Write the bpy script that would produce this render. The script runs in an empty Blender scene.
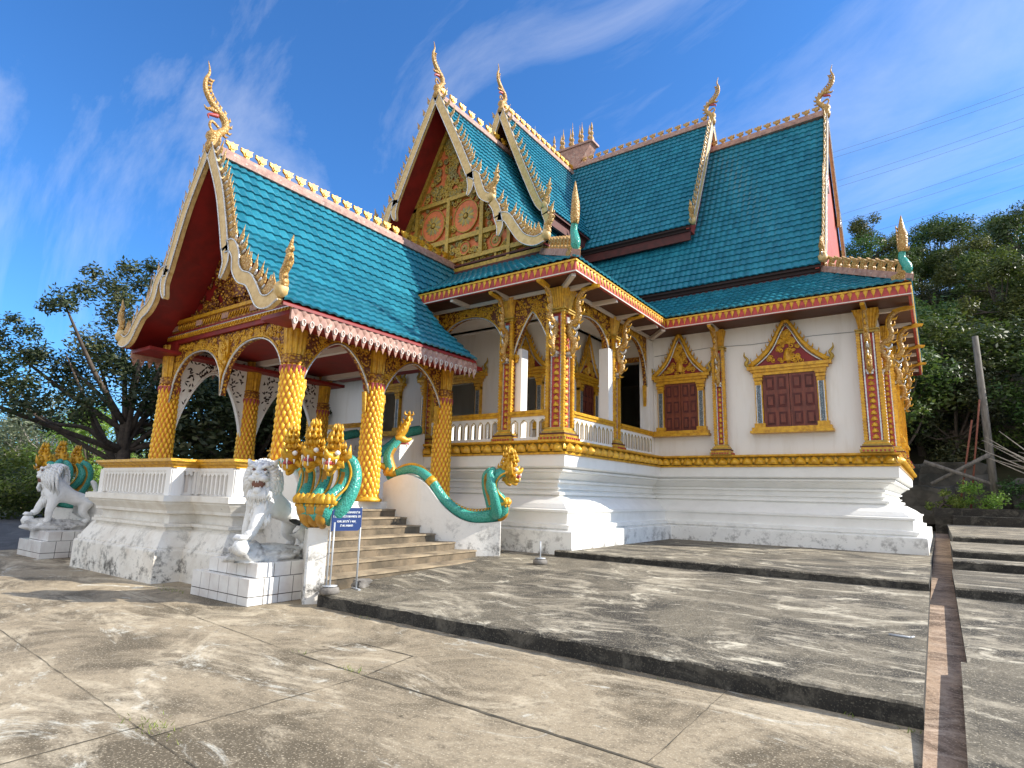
import bpy, bmesh, math, random
from mathutils import Vector, Matrix
from mathutils import noise as mnoise
rad = math.radians
S = bpy.context.scene
COL = S.collection
random.seed(7)

# ------------------------------------------------------------------ camera
cam_d = bpy.data.cameras.new('camera')
cam = bpy.data.objects.new('camera', cam_d)
COL.objects.link(cam)
S.camera = cam
YAW, PIT, ROL, FPX = rad(35.4528), rad(10.5996), rad(1.5231), 594.186
fw = Vector((-math.sin(YAW)*math.cos(PIT), math.cos(YAW)*math.cos(PIT), math.sin(PIT)))
rt = Vector((math.cos(YAW), math.sin(YAW), 0))
up = rt.cross(fw)
r2 = rt*math.cos(ROL)+up*math.sin(ROL)
u2 = -rt*math.sin(ROL)+up*math.cos(ROL)
cam.matrix_world = Matrix(((r2.x, u2.x, -fw.x, 0), (r2.y, u2.y, -fw.y, 0), (r2.z, u2.z, -fw.z, 1.6), (0, 0, 0, 1)))
cam_d.sensor_width = 36
cam_d.lens = 36*FPX/1024
cam_d.clip_start = 0.1
cam_d.clip_end = 3000

# ------------------------------------------------------------------ sky and sun
SUN_EL = rad(32)
SX, SY = 0.845, 0.535
w = bpy.data.worlds.new('World')
S.world = w
w.use_nodes = True
wn, wl = w.node_tree.nodes, w.node_tree.links
wn.clear()
out = wn.new('ShaderNodeOutputWorld')
bg = wn.new('ShaderNodeBackground')
sky = wn.new('ShaderNodeTexSky')
sky.sky_type = 'NISHITA'
sky.sun_disc = False
sky.sun_elevation = SUN_EL
sky.sun_rotation = math.atan2(SX, SY)
sky.air_density = 1.0
sky.dust_density = 0.6
sky.ozone_density = 2.5
tc = wn.new('ShaderNodeTexCoord')
mp = wn.new('ShaderNodeMapping')
mp.inputs['Rotation'].default_value = (rad(20), rad(35), rad(30))
mp.inputs['Scale'].default_value = (1.0, 3.2, 1.8)
nz = wn.new('ShaderNodeTexNoise')
nz.inputs['Scale'].default_value = 1.3
nz.inputs['Detail'].default_value = 9
nz.inputs['Roughness'].default_value = 0.62
nz.inputs['Distortion'].default_value = 0.5
cr = wn.new('ShaderNodeValToRGB')
cr.color_ramp.elements[0].position = 0.47
cr.color_ramp.elements[0].color = (0, 0, 0, 1)
cr.color_ramp.elements[1].position = 0.86
cr.color_ramp.elements[1].color = (0.42, 0.42, 0.42, 1)
mix = wn.new('ShaderNodeMixRGB')
mix.inputs[2].default_value = (7.6, 7.4, 7.2, 1)
gm = wn.new('ShaderNodeMixRGB')
gm.blend_type = 'MULTIPLY'
gm.inputs[0].default_value = 1
gm.inputs[2].default_value = (0.42, 0.86, 1.32, 1)
wl.new(tc.outputs['Generated'], mp.inputs[0])
wl.new(mp.outputs[0], nz.inputs['Vector'])
wl.new(nz.outputs['Fac'], cr.inputs[0])
wl.new(sky.outputs[0], gm.inputs[1])
wl.new(gm.outputs[0], mix.inputs[1])
# bright cloud bank added out of view behind the camera to lift shaded fronts
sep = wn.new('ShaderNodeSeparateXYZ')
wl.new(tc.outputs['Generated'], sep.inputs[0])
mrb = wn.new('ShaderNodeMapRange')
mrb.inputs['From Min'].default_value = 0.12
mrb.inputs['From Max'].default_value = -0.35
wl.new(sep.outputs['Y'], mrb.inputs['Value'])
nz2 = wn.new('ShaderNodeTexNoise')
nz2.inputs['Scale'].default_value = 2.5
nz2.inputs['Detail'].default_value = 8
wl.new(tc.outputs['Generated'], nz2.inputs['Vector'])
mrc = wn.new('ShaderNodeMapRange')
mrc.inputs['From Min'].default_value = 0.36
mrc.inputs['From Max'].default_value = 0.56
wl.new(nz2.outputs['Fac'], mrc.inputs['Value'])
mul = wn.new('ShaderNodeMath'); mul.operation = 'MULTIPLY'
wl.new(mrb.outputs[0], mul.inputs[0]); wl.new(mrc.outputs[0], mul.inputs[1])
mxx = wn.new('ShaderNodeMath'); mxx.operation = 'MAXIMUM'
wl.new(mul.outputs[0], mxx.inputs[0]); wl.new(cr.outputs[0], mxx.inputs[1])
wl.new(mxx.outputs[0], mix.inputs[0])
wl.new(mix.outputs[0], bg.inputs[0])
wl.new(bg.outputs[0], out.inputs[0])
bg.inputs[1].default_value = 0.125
sd = bpy.data.lights.new('sun', 'SUN')
sd.energy = 5.0
sd.angle = rad(0.53)
sd.color = (1, 0.94, 0.84)
so = bpy.data.objects.new('sun', sd)
COL.objects.link(so)
so.rotation_euler = Vector((SX*math.cos(SUN_EL), SY*math.cos(SUN_EL), math.sin(SUN_EL))).to_track_quat('Z', 'Y').to_euler()
S.view_settings.view_transform = 'Standard'
S.view_settings.look = 'None'
S.view_settings.exposure = 0.62
S.view_settings.gamma = 1

# ------------------------------------------------------------------ materials
def mat(name, base, rough=0.6, metal=0.0, alt=None, nscale=4.0, lo=0.4, hi=0.65, bump=0.0, bscale=20.0, spec=None,
        alt2=None, n2=1.0, lo2=0.55, hi2=0.7, stretch=(1, 1, 1), voro=None, damp=None, attr=None, cscale=None):
    m = bpy.data.materials.new(name)
    m.use_nodes = True
    n, l = m.node_tree.nodes, m.node_tree.links
    b = n['Principled BSDF']
    b.inputs['Roughness'].default_value = rough
    b.inputs['Metallic'].default_value = metal
    if spec is not None:
        b.inputs['Specular IOR Level'].default_value = spec
    b.inputs['Base Color'].default_value = (*base, 1)
    g = n.new('ShaderNodeNewGeometry')
    mpn = n.new('ShaderNodeMapping')
    mpn.inputs['Scale'].default_value = stretch
    l.new(g.outputs['Position'], mpn.inputs[0])
    cur = None
    def ramp(src, a, c):
        r = n.new('ShaderNodeMapRange')
        r.inputs['From Min'].default_value = a
        r.inputs['From Max'].default_value = c
        l.new(src, r.inputs['Value'])
        return r.outputs[0]
    def blend(fac, c1, c2):
        mx = n.new('ShaderNodeMixRGB')
        l.new(fac, mx.inputs[0])
        if isinstance(c1, tuple): mx.inputs[1].default_value = (*c1, 1)
        else: l.new(c1, mx.inputs[1])
        if isinstance(c2, tuple): mx.inputs[2].default_value = (*c2, 1)
        else: l.new(c2, mx.inputs[2])
        return mx.outputs[0]
    def noise(sc, det=6, ro=0.6):
        t = n.new('ShaderNodeTexNoise')
        t.inputs['Scale'].default_value = sc
        t.inputs['Detail'].default_value = det
        t.inputs['Roughness'].default_value = ro
        l.new(mpn.outputs[0], t.inputs['Vector'])
        return t.outputs['Fac']
    cur = base
    if alt: cur = blend(ramp(noise(nscale), lo, hi), cur, alt)
    if attr:
        a = n.new('ShaderNodeAttribute')
        a.attribute_name = 'd'
        cur = blend(ramp(a.outputs['Fac'], attr[1], attr[2]), attr[0], cur)
    if alt2: cur = blend(ramp(noise(n2, 8, 0.7), lo2, hi2), cur, alt2)
    vout = None
    if voro:
        t = n.new('ShaderNodeTexVoronoi')
        t.inputs['Scale'].default_value = voro[0]
        l.new(mpn.outputs[0], t.inputs['Vector'])
        vout = t.outputs['Distance']
        cur = blend(ramp(vout, voro[2], voro[3]), cur, voro[1])
    if damp:   # mildew that climbs up a wall from its foot: (z0, z1, colour, strength)
        sp = n.new('ShaderNodeSeparateXYZ')
        l.new(g.outputs['Position'], sp.inputs[0])
        hgt = ramp(sp.outputs['Z'], damp[1], damp[0])
        n1 = noise(3.6, 12, 0.78)
        t = n.new('ShaderNodeMath'); t.operation = 'MULTIPLY'
        l.new(hgt, t.inputs[0])
        l.new(ramp(n1, 0.50, 0.60), t.inputs[1])
        t2 = n.new('ShaderNodeMath'); t2.operation = 'MULTIPLY'
        l.new(t.outputs[0], t2.inputs[0]); t2.inputs[1].default_value = damp[3]
        cur = blend(t2.outputs[0], cur, damp[2])
    if not isinstance(cur, tuple): l.new(cur, b.inputs['Base Color'])
    if bump:
        bp = n.new('ShaderNodeBump')
        bp.inputs['Strength'].default_value = bump
        bp.inputs['Distance'].default_value = 0.02
        l.new(vout if vout is not None else noise(bscale, 6, 0.6), bp.inputs['Height'])
        l.new(bp.outputs[0], b.inputs['Normal'])
    return m

M = {}
M['white'] = mat('white_wall_paint', (.82, .80, .76), .7, alt=(.68, .64, .57), nscale=1.6, lo=.5, hi=.85, stretch=(2.5, 2.5, .35), bump=.15, bscale=30)
M['whitebase'] = mat('weathered_white_plaster', (.83, .82, .78), .7, alt=(.74, .73, .69), nscale=2.2, lo=.45, hi=.8,
                     damp=(.45, 1.05, (.08, .07, .06), .8), alt2=(.40, .38, .34), n2=6, lo2=.68, hi2=.85, bump=.2, bscale=18)
M['stairwall'] = mat('stair_wall_plaster', (.82, .79, .73), .7, alt=(.72, .69, .62), nscale=2.2, lo=.45, hi=.8,
                     damp=(.3, 1.2, (.05, .045, .04), .9), bump=.25, bscale=18)
M['podium'] = mat('podium_plaster', (.80, .77, .70), .75, alt=(.66, .61, .53), nscale=2.6, lo=.45, hi=.72,
                  damp=(.1, 1.1, (.06, .055, .045), .95), alt2=(.10, .09, .08), n2=6, lo2=.66, hi2=.72, bump=.3, bscale=15)
M['gold'] = mat('gold_paint', (.72, .40, .025), .36, .2, alt=(.42, .19, .012), nscale=9, lo=.4, hi=.7, bump=.35, bscale=45)
M['goldcarve'] = mat('carved_gold', (.68, .35, .025), .38, .2, voro=(18, (.15, .04, .01), .28, .52), bump=1.0)
M['golddark'] = mat('old_gold', (.60, .30, .02), .42, .2, voro=(18, (.22, .07, .012), .3, .6), bump=.9)
M['scale'] = mat('gold_scales', (.86, .50, .03), .30, .25, attr=((.58, .12, .012), .03, .50), bump=.2, bscale=60)
M['red'] = mat('dark_red_paint', (.25, .012, .010), .55, alt=(.17, .01, .009), nscale=3)
M['fascia'] = mat('red_fascia', (.50, .055, .045), .5, alt=(.28, .03, .025), nscale=6)
M['gablered'] = mat('red_gable_plaster', (.46, .07, .045), .6, alt=(.34, .05, .035), nscale=2)
M['pink'] = mat('faded_pink_plaster', (.46, .27, .21), .7, alt=(.28, .15, .12), nscale=6, alt2=(.60, .50, .42), n2=9)
M['cream'] = mat('cream_bargeboard', (.70, .50, .22), .5, alt=(.54, .36, .13), nscale=8, bump=.2)
M['creamgold'] = mat('mirror_and_gold_trim', (.72, .52, .20), .42, .05, voro=(26, (.42, .22, .05), .2, .5), bump=.8)
M['silver'] = mat('silver_mirror_trim', (.70, .70, .68), .25, .5, alt=(.40, .38, .36), nscale=25)
M['teal'] = mat('teal_glazed_tile', (.030, .245, .325), .30, 0, alt=(.018, .165, .23), nscale=1.2, lo=.35, hi=.75, attr=((.012, .13, .185), -.2, 1),
                alt2=(.07, .32, .35), n2=14, lo2=.55, hi2=.8)
M['dark'] = mat('dark_roof_timber', (.030, .014, .012), .8)
M['maroon'] = mat('maroon_board', (.11, .022, .018), .7, alt=(.06, .015, .012), nscale=5)
M['soffit'] = mat('brown_plank_soffit', (.10, .035, .017), .6, alt=(.055, .018, .010), nscale=2, stretch=(1, 12, 1))
M['beam'] = mat('painted_beam', (.66, .60, .54), .6)
M['shutter'] = mat('red_brown_shutter_wood', (.20, .045, .020), .45, alt=(.11, .024, .012), nscale=3, stretch=(4, 4, 1), bump=.15)
M['orange'] = mat('orange_panel', (.72, .20, .06), .6, alt=(.55, .13, .04), nscale=7)
M['petalblue'] = mat('blue_grey_mosaic', (.30, .34, .34), .3, .2, voro=(30, (.10, .12, .13), .2, .5))
M['petalgreen'] = mat('dark_green_mosaic', (.10, .13, .06), .35, .1, voro=(30, (.30, .24, .08), .1, .35))
M['olive'] = mat('olive_gold', (.52, .34, .05), .45, .15, alt=(.30, .20, .03), nscale=10, bump=.3)
M['nagateal'] = mat('naga_teal_scales', (.008, .21, .17), .25, 0, voro=(34, (.06, .36, .28), .1, .5), alt=(.006, .14, .12), nscale=4, bump=.5)
M['nagabelly'] = mat('naga_gold_belly', (.52, .27, .03), .45, .1, alt=(.34, .16, .02), nscale=8)
M['mouth'] = mat('pink_mouth', (.42, .07, .07), .4)
M['lionmouth'] = mat('faded_mouth_paint', (.20, .09, .06), .6)
M['tooth'] = mat('tooth_white', (.8, .78, .72), .4)
M['lion'] = mat('white_lion_paint', (.80, .80, .78), .6, alt=(.62, .61, .58), nscale=5, lo=.45, hi=.75, damp=(.5, 1.1, (.16, .15, .14), .8), bump=.5, bscale=14)
M['rock'] = mat('grey_white_rock', (.62, .61, .58), .8, alt=(.15, .14, .13), nscale=6, lo=.48, hi=.7, bump=.7, bscale=9)
M['tile'] = mat('white_ceramic_tile', (.76, .75, .72), .2, alt=(.62, .58, .55), nscale=2.5, alt2=(.55, .36, .28), n2=2.3, lo2=.6, hi2=.85)
M['grout'] = mat('dark_grout', (.04, .035, .03), .9)
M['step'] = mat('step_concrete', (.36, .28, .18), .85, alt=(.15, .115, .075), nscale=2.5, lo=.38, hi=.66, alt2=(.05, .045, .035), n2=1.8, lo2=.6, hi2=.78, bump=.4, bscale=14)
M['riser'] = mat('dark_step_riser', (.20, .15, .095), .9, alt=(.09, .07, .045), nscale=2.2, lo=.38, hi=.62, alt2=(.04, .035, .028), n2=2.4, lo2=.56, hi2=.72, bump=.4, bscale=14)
M['innerstep'] = mat('pale_step', (.50, .48, .45), .8, alt=(.38, .36, .34), nscale=3)
M['metalpole'] = mat('pale_grey_pole', (.48, .50, .52), .4, .2)
M['bluesign'] = mat('blue_sign_face', (.008, .035, .15), .5)
M['signwhite'] = mat('white_letter', (.78, .80, .82), .5)
M['stone'] = mat('rough_stone', (.22, .20, .175), .9, alt=(.10, .09, .08), nscale=6, bump=.7, bscale=12)
M['brick'] = mat('broken_red_brick', (.22, .075, .045), .9, alt=(.2, .07, .045), nscale=9)
M['bark'] = mat('bark', (.11, .085, .065), .9, alt=(.055, .042, .034), nscale=6, bump=.6, bscale=9)
M['palebark'] = mat('pale_bark', (.34, .31, .27), .9, alt=(.2, .18, .15), nscale=6)
M['oldwood'] = mat('weathered_wood', (.20, .18, .155), .9, alt=(.11, .10, .085), nscale=4, stretch=(3, 3, .5))
M['wire'] = mat('cable', (.20, .22, .25), .6)

def leafmat(name, c, c2, c3):
    m = bpy.data.materials.new(name)
    m.use_nodes = True
    n, l = m.node_tree.nodes, m.node_tree.links
    b = n['Principled BSDF']
    b.inputs['Roughness'].default_value = .5
    a = n.new('ShaderNodeAttribute'); a.attribute_name = 'd'
    r = n.new('ShaderNodeValToRGB')
    r.color_ramp.elements[0].color = (*c, 1)
    r.color_ramp.elements[1].color = (*c3, 1)
    e = r.color_ramp.elements.new(.55); e.color = (*c2, 1)
    l.new(a.outputs['Fac'], r.inputs[0])
    oi = n.new('ShaderNodeObjectInfo')
    hs = n.new('ShaderNodeHueSaturation')
    mr = n.new('ShaderNodeMapRange')
    mr.inputs['To Min'].default_value = .475
    mr.inputs['To Max'].default_value = .525
    l.new(oi.outputs['Random'], mr.inputs['Value'])
    mr2 = n.new('ShaderNodeMapRange')
    mr2.inputs['To Min'].default_value = .7
    mr2.inputs['To Max'].default_value = 1.25
    l.new(oi.outputs['Random'], mr2.inputs['Value'])
    l.new(mr.outputs[0], hs.inputs['Hue']); l.new(mr2.outputs[0], hs.inputs['Value'])
    l.new(r.outputs[0], hs.inputs['Color'])
    l.new(hs.outputs[0], b.inputs['Base Color'])
    t = n.new('ShaderNodeBsdfTranslucent')
    l.new(hs.outputs[0], t.inputs[0])
    mx = n.new('ShaderNodeMixShader'); mx.inputs[0].default_value = .40
    l.new(b.outputs[0], mx.inputs[1]); l.new(t.outputs[0], mx.inputs[2])
    l.new(mx.outputs[0], n['Material Output'].inputs[0])
    return m
M['leafdark'] = leafmat('dark_leaves', (.018, .032, .010), (.045, .065, .020), (.17, .16, .06))
M['leafhill'] = leafmat('hillside_leaves', (.028, .060, .012), (.068, .118, .022), (.18, .21, .045))
M['leafmid'] = leafmat('yellow_green_leaves', (.04, .075, .012), (.09, .13, .02), (.20, .22, .05))
M['leafbright'] = leafmat('bright_leaves', (.10, .17, .02), (.22, .30, .04), (.36, .42, .09))
M['leafpale'] = leafmat('pale_leaves', (.08, .11, .05), (.14, .17, .09), (.28, .29, .18))

def concrete(name, dark, mid, light, sc=1.0, whitef=.62, rot=0.0):
    m = bpy.data.materials.new(name)
    m.use_nodes = True
    n, l = m.node_tree.nodes, m.node_tree.links
    b = n['Principled BSDF']
    b.inputs['Roughness'].default_value = .88
    g = n.new('ShaderNodeNewGeometry')
    def mapped(scale, rz=0.0):
        q = n.new('ShaderNodeMapping')
        q.inputs['Scale'].default_value = scale
        q.inputs['Rotation'].default_value = (0, 0, rz)
        l.new(g.outputs['Position'], q.inputs[0])
        return q.outputs[0]
    def noi(vec, s, d=8, r=.65, dist=0):
        t = n.new('ShaderNodeTexNoise')
        t.inputs['Scale'].default_value = s
        t.inputs['Detail'].default_value = d
        t.inputs['Roughness'].default_value = r
        t.inputs['Distortion'].default_value = dist
        l.new(vec, t.inputs['Vector'])
        return t.outputs['Fac']
    def mr(src, a, c):
        r = n.new('ShaderNodeMapRange'); r.inputs[1].default_value = a; r.inputs[2].default_value = c
        l.new(src, r.inputs[0]); return r.outputs[0]
    def bl(f, a, c, mode='MIX'):
        x = n.new('ShaderNodeMixRGB'); x.blend_type = mode
        l.new(f, x.inputs[0])
        for k, v in ((1, a), (2, c)):
            if isinstance(v, tuple): x.inputs[k].default_value = (*v, 1)
            else: l.new(v, x.inputs[k])
        return x.outputs[0]
    v1 = mapped((1, 1, 1))
    v2 = mapped((.75, 1.5, 1), rad(14)+rot)
    c = bl(mr(noi(v1, .42*sc, 10, .72, .9), .44, .58), mid, dark)
    c = bl(mr(noi(v2, .75*sc, 12, .74, 1.2), .50, .66), c, light)
    c = bl(mr(noi(v2, .8*sc, 12, .78, 1.6), whitef, whitef+.09), c, (min(.62, light[0]*1.45), min(.6, light[1]*1.45), min(.56, light[2]*1.5)))
    c = bl(mr(noi(v1, 14, 8, .8), .50, .75), c, (dark[0]*.8, dark[1]*.8, dark[2]*.8))
    c = bl(mr(noi(v1, 60, 3, .6), .56, .70), c, light)
    c = bl(mr(noi(v1, 3.5*sc, 10, .75), .60, .70), c, (dark[0]*.55, dark[1]*.55, dark[2]*.5))
    l.new(c, b.inputs['Base Color'])
    bp = n.new('ShaderNodeBump'); bp.inputs['Strength'].default_value = .55; bp.inputs['Distance'].default_value = .012
    l.new(noi(v1, 22, 10, .75), bp.inputs['Height'])
    l.new(bp.outputs[0], b.inputs['Normal'])
    return m
M['plaza'] = concrete('worn_plaza_concrete', (.115, .09, .055), (.33, .265, .175), (.57, .48, .34), 1.15, .565)
M['platform'] = concrete('mildewed_platform_concrete', (.040, .034, .024), (.155, .132, .092), (.44, .385, .285), 1.3, .545)
M['curb'] = concrete('black_mildewed_kerb', (.014, .013, .011), (.030, .027, .022), (.11, .10, .08), 3.5, .60)
M['drain'] = concrete('pinkish_drain_concrete', (.14, .09, .055), (.40, .275, .18), (.56, .42, .30), 3.0, .66)
M['asphalt'] = concrete('grey_asphalt', (.05, .05, .052), (.085, .085, .088), (.13, .13, .13), .7, .75)
M['grassmat'] = mat('dry_grass_ground', (.12, .13, .045), .9, alt=(.22, .18, .08), nscale=.8, alt2=(.06, .08, .02), n2=3, bump=.6)
M['earth'] = mat('forest_floor', (.035, .04, .016), .95, alt=(.07, .055, .03), nscale=.6, bump=.6)
M['dirt'] = mat('joint_dirt', (.045, .040, .028), .95, alt=(.15, .125, .085), nscale=5)
M['cliff'] = mat('dark_rock_bank', (.10, .09, .075), .95, alt=(.03, .03, .025), nscale=1.2, bump=.8, bscale=3)

# ------------------------------------------------------------------ mesh builder
class MB:
    def __init__(s):
        s.v, s.f, s.m, s.s, s.a = [], [], [], [], []
    def add(s, vs, fs, m=0, sm=False, a=None):
        o = len(s.v)
        s.v += [tuple(x) for x in vs]
        s.a += list(a) if a is not None else [1.0]*len(vs)
        for k, f in enumerate(fs):
            s.f.append(tuple(o+i for i in f))
            s.m.append(m[k] if isinstance(m, (list, tuple)) else m)
            s.s.append(sm)
        return s
    def box(s, x0, x1, y0, y1, z0, z1, m=0):
        s.add([(x0, y0, z0), (x1, y0, z0), (x1, y1, z0), (x0, y1, z0), (x0, y0, z1), (x1, y0, z1), (x1, y1, z1), (x0, y1, z1)],
              [(3, 2, 1, 0), (4, 5, 6, 7), (0, 1, 5, 4), (1, 2, 6, 5), (2, 3, 7, 6), (3, 0, 4, 7)], m)
        return s
    def obox(s, c, U, V, W, m=0):   # centre and three half-extent vectors
        c, U, V, W = Vector(c), Vector(U), Vector(V), Vector(W)
        vs = [c+U*i+V*j+W*k for k in (-1, 1) for j in (-1, 1) for i in (-1, 1)]
        s.add(vs, [(0, 2, 3, 1), (4, 5, 7, 6), (0, 1, 5, 4), (1, 3, 7, 5), (3, 2, 6, 7), (2, 0, 4, 6)], m)
        return s
    def extr(s, poly, O, U, V, N, t, m=0):   # polygon in (U,V), thickness t each way along N
        O, U, V, N = Vector(O), Vector(U), Vector(V), Vector(N)
        n = len(poly)
        vs = [O+U*a+V*b-N*t for a, b in poly]+[O+U*a+V*b+N*t for a, b in poly]
        fs = [tuple(range(n)), tuple(range(2*n-1, n-1, -1))]+[(i, i+n, (i+1) % n+n, (i+1) % n) for i in range(n)]
        s.add(vs, fs, m)
        return s
    def tube(s, path, rads, n=8, m=0, sm=True, belly=None, m2=1, flat=None, cap=True, bt=.45):
        path = [Vector(p) for p in path]
        k = len(path)
        if not isinstance(rads, (list, tuple)): rads = [rads]*k
        ref = None
        vs = []
        cents = []
        for i, p in enumerate(path):
            t = (path[min(i+1, k-1)]-path[max(i-1, 0)])
            if t.length < 1e-6: t = Vector((0, 0, 1))
            t.normalize()
            if ref is None:
                ref = Vector((0, 0, 1)) if abs(t.z) < .9 else Vector((1, 0, 0))
                if flat is not None: ref = Vector(flat)
            a = (ref-t*ref.dot(t))
            if a.length < 1e-4: a = t.orthogonal()
            a.normalize()
            if flat is None: ref = a
            b = t.cross(a)
            fl = 1.0 if flat is None else .4
            for j in range(n):
                th = 2*math.pi*(j+.5)/n
                vs.append(p+(a*math.cos(th)*(fl)+b*math.sin(th))*rads[i])
            cents.append(p)
        fs, ms = [], []
        for i in range(k-1):
            for j in range(n):
                j2 = (j+1) % n
                fs.append((i*n+j, i*n+j2, (i+1)*n+j2, (i+1)*n+j))
                mm = m
                if belly is not None:
                    nr = (vs[i*n+j]+vs[i*n+j2]+vs[(i+1)*n+j]+vs[(i+1)*n+j2])/4-(cents[i]+cents[i+1])/2
                    if nr.length > 1e-6 and nr.normalized().dot(belly) > bt: mm = m2
                ms.append(mm)
        if cap:
            fs += [tuple(range(n-1, -1, -1)), tuple((k-1)*n+j for j in range(n))]
            ms += [m, m]
        s.add(vs, fs, ms, sm)
        return s
    def lathe(s, prof, c=(0, 0, 0), n=16, m=0, sm=True):
        vs = []
        for r, z in prof:
            for j in range(n):
                th = 2*math.pi*j/n
                vs.append((c[0]+r*math.cos(th), c[1]+r*math.sin(th), c[2]+z))
        fs = []
        for i in range(len(prof)-1):
            for j in range(n):
                fs.append((i*n+j, i*n+(j+1) % n, (i+1)*n+(j+1) % n, (i+1)*n+j))
        fs.append(tuple(range(n-1, -1, -1)))
        k = (len(prof)-1)*n
        fs.append(tuple(k+j for j in range(n)))
        s.add(vs, fs, m, sm)
        return s
    def sweep(s, path, prof, closed=False, m=0):   # plan path, profile of (outward offset, z); outward is to the right of travel
        n = len(path)
        P = [Vector((a[0], a[1])) for a in path]
        mit = []
        for i in range(n):
            ds = []
            if closed or i > 0: ds.append((P[i]-P[i-1]).normalized())
            if closed or i < n-1: ds.append((P[(i+1) % n]-P[i]).normalized())
            ns = [Vector((d.y, -d.x)) for d in ds]
            a = sum(ns, Vector((0, 0))).normalized()
            mit.append(a/max(.2, a.dot(ns[0])))
        vs = []
        for i in range(n):
            for o, z in prof:
                q = P[i]+mit[i]*o
                vs.append((q.x, q.y, z))
        k = len(prof)
        fs = []
        for i in range(n if closed else n-1):
            j = (i+1) % n
            for a in range(k-1):
                fs.append((i*k+a, j*k+a, j*k+a+1, i*k+a+1))
        if not closed:
            fs += [tuple(range(k-1, -1, -1)), tuple((n-1)*k+a for a in range(k))]
        s.add(vs, fs, m)
        return s
    def leaf(s, O, U, V, N, wd, ht, bulge, m=0, pw=1.0, down=False, nu=4, nv=4):
        O, U, V, N = Vector(O), Vector(U), Vector(V), Vector(N)
        vs = []
        for j in range(nv+1):
            t = j/nv
            hw = wd/2*(max(0, 1-t**2.2))**.6*pw if not down else wd/2*(1-t**1.3)
            for i in range(nu+1):
                u = -1+2*i/nu
                vs.append(O+U*u*hw+V*ht*t+N*bulge*(1-u*u)*math.sin(math.pi*min(1, .25+.75*t)))
        fs = [(j*(nu+1)+i, j*(nu+1)+i+1, (j+1)*(nu+1)+i+1, (j+1)*(nu+1)+i) for j in range(nv) for i in range(nu)]
        s.add(vs, fs, m, True)
        return s
    def build(s, name, mats, parent=None, loc=None):
        """vertices are in world coordinates; loc = world place of the object's origin (default: parent's place)"""
        pl = Vector(parent['_w']) if parent is not None else Vector((0, 0, 0))
        o0 = Vector(loc) if loc is not None else pl
        me = bpy.data.meshes.new(name)
        me.from_pydata([(x-o0.x, y-o0.y, z-o0.z) for x, y, z in s.v], [], s.f)
        for q in (mats if isinstance(mats, list) else [mats]): me.materials.append(M[q])
        me.polygons.foreach_set('material_index', s.m)
        me.polygons.foreach_set('use_smooth', s.s)
        at = me.attributes.new('d', 'FLOAT', 'POINT')
        at.data.foreach_set('value', s.a)
        me.update()
        ob = bpy.data.objects.new(name, me)
        COL.objects.link(ob)
        ob.location = o0-pl
        ob['_w'] = tuple(o0)
        if parent is not None: ob.parent = parent
        return ob

def empty(name, loc, label, cat, group=None, rz=0.0):
    o = bpy.data.objects.new(name, None)
    COL.objects.link(o)
    o.location = loc
    o.rotation_euler = (0, 0, rz)
    o['_w'] = tuple(loc)
    o['label'] = label; o['category'] = cat
    if group: o['group'] = group
    return o
def tag(o, label, cat, group=None, kind=None):
    o['label'] = label; o['category'] = cat
    if group: o['group'] = group
    if kind: o['kind'] = kind
    return o
def struct(o, label=None):
    o['kind'] = 'structure'
    if label: o['label'] = label
    return o
def put(src, parent, wloc, rz=None, scale=None):   # a copy of a part at another world place
    c = src.copy()
    COL.objects.link(c)
    c.parent = parent
    c.location = Vector(wloc)-Vector(parent['_w'])
    c['_w'] = tuple(wloc)
    if rz is not None: c.rotation_euler = (0, 0, rz)
    if scale is not None: c.scale = scale
    return c
def fix_normals(ob):
    bm = bmesh.new(); bm.from_mesh(ob.data)
    bmesh.ops.recalc_face_normals(bm, faces=bm.faces)
    bm.to_mesh(ob.data); bm.free()
def catmull(pts, sub=5):
    pts = [Vector(p) for p in pts]
    o = []
    for i in range(len(pts)-1):
        p0, p1, p2, p3 = pts[max(0, i-1)], pts[i], pts[i+1], pts[min(len(pts)-1, i+2)]
        for k in range(sub):
            t = k/sub
            o.append(.5*((2*p1)+(p2-p0)*t+(2*p0-5*p1+4*p2-p3)*t*t+(3*p1-p0-3*p2+p3)*t**3))
    o.append(pts[-1])
    return o
def lerp(a, b, t): return a+(b-a)*t
def rl(rads, n):   # resample a radius list to n values
    return [lerp(rads[int(t)], rads[min(len(rads)-1, int(t)+1)], t-int(t)) for t in [i*(len(rads)-1)/(n-1) for i in range(n)]]

X3, Y3, Z3 = Vector((1, 0, 0)), Vector((0, 1, 0)), Vector((0, 0, 1))
AX = -12.45

# ------------------------------------------------------------------ ground
def gbox(name, x0, x1, y0, y1, zt0, zt1, m, side='curb', depth=.6, nx=1, ny=1):
    b = MB()
    b.add([(x0, y0, zt0-depth), (x1, y0, zt0-depth), (x1, y1, zt1-depth), (x0, y1, zt1-depth), (x0, y0, zt0), (x1, y0, zt0), (x1, y1, zt1), (x0, y1, zt1)],
          [(3, 2, 1, 0), (4, 5, 6, 7), (0, 1, 5, 4), (1, 2, 6, 5), (2, 3, 7, 6), (3, 0, 4, 7)], [0, 0, 1, 1, 1, 1])
    return struct(b.build(name, [m, side]))
g = MB()
g.add([(-900, -400, 0), (-.22, -400, 0), (-.22, 1500, 0), (-900, 1500, 0)], [(0, 1, 2, 3)])
g.add([(.3, -400, 0), (900, -400, 0), (900, 1500, 0), (.3, 1500, 0)], [(0, 1, 2, 3)])
g.add([(-.22, -400, 0), (.3, -400, 0), (.3, 2.5, 0), (-.22, 2.5, 0)], [(0, 1, 2, 3)])
struct(g.build('ground', 'plaza'))
PZ = lambda y: .17+(y-5.62)*.0395
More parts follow.
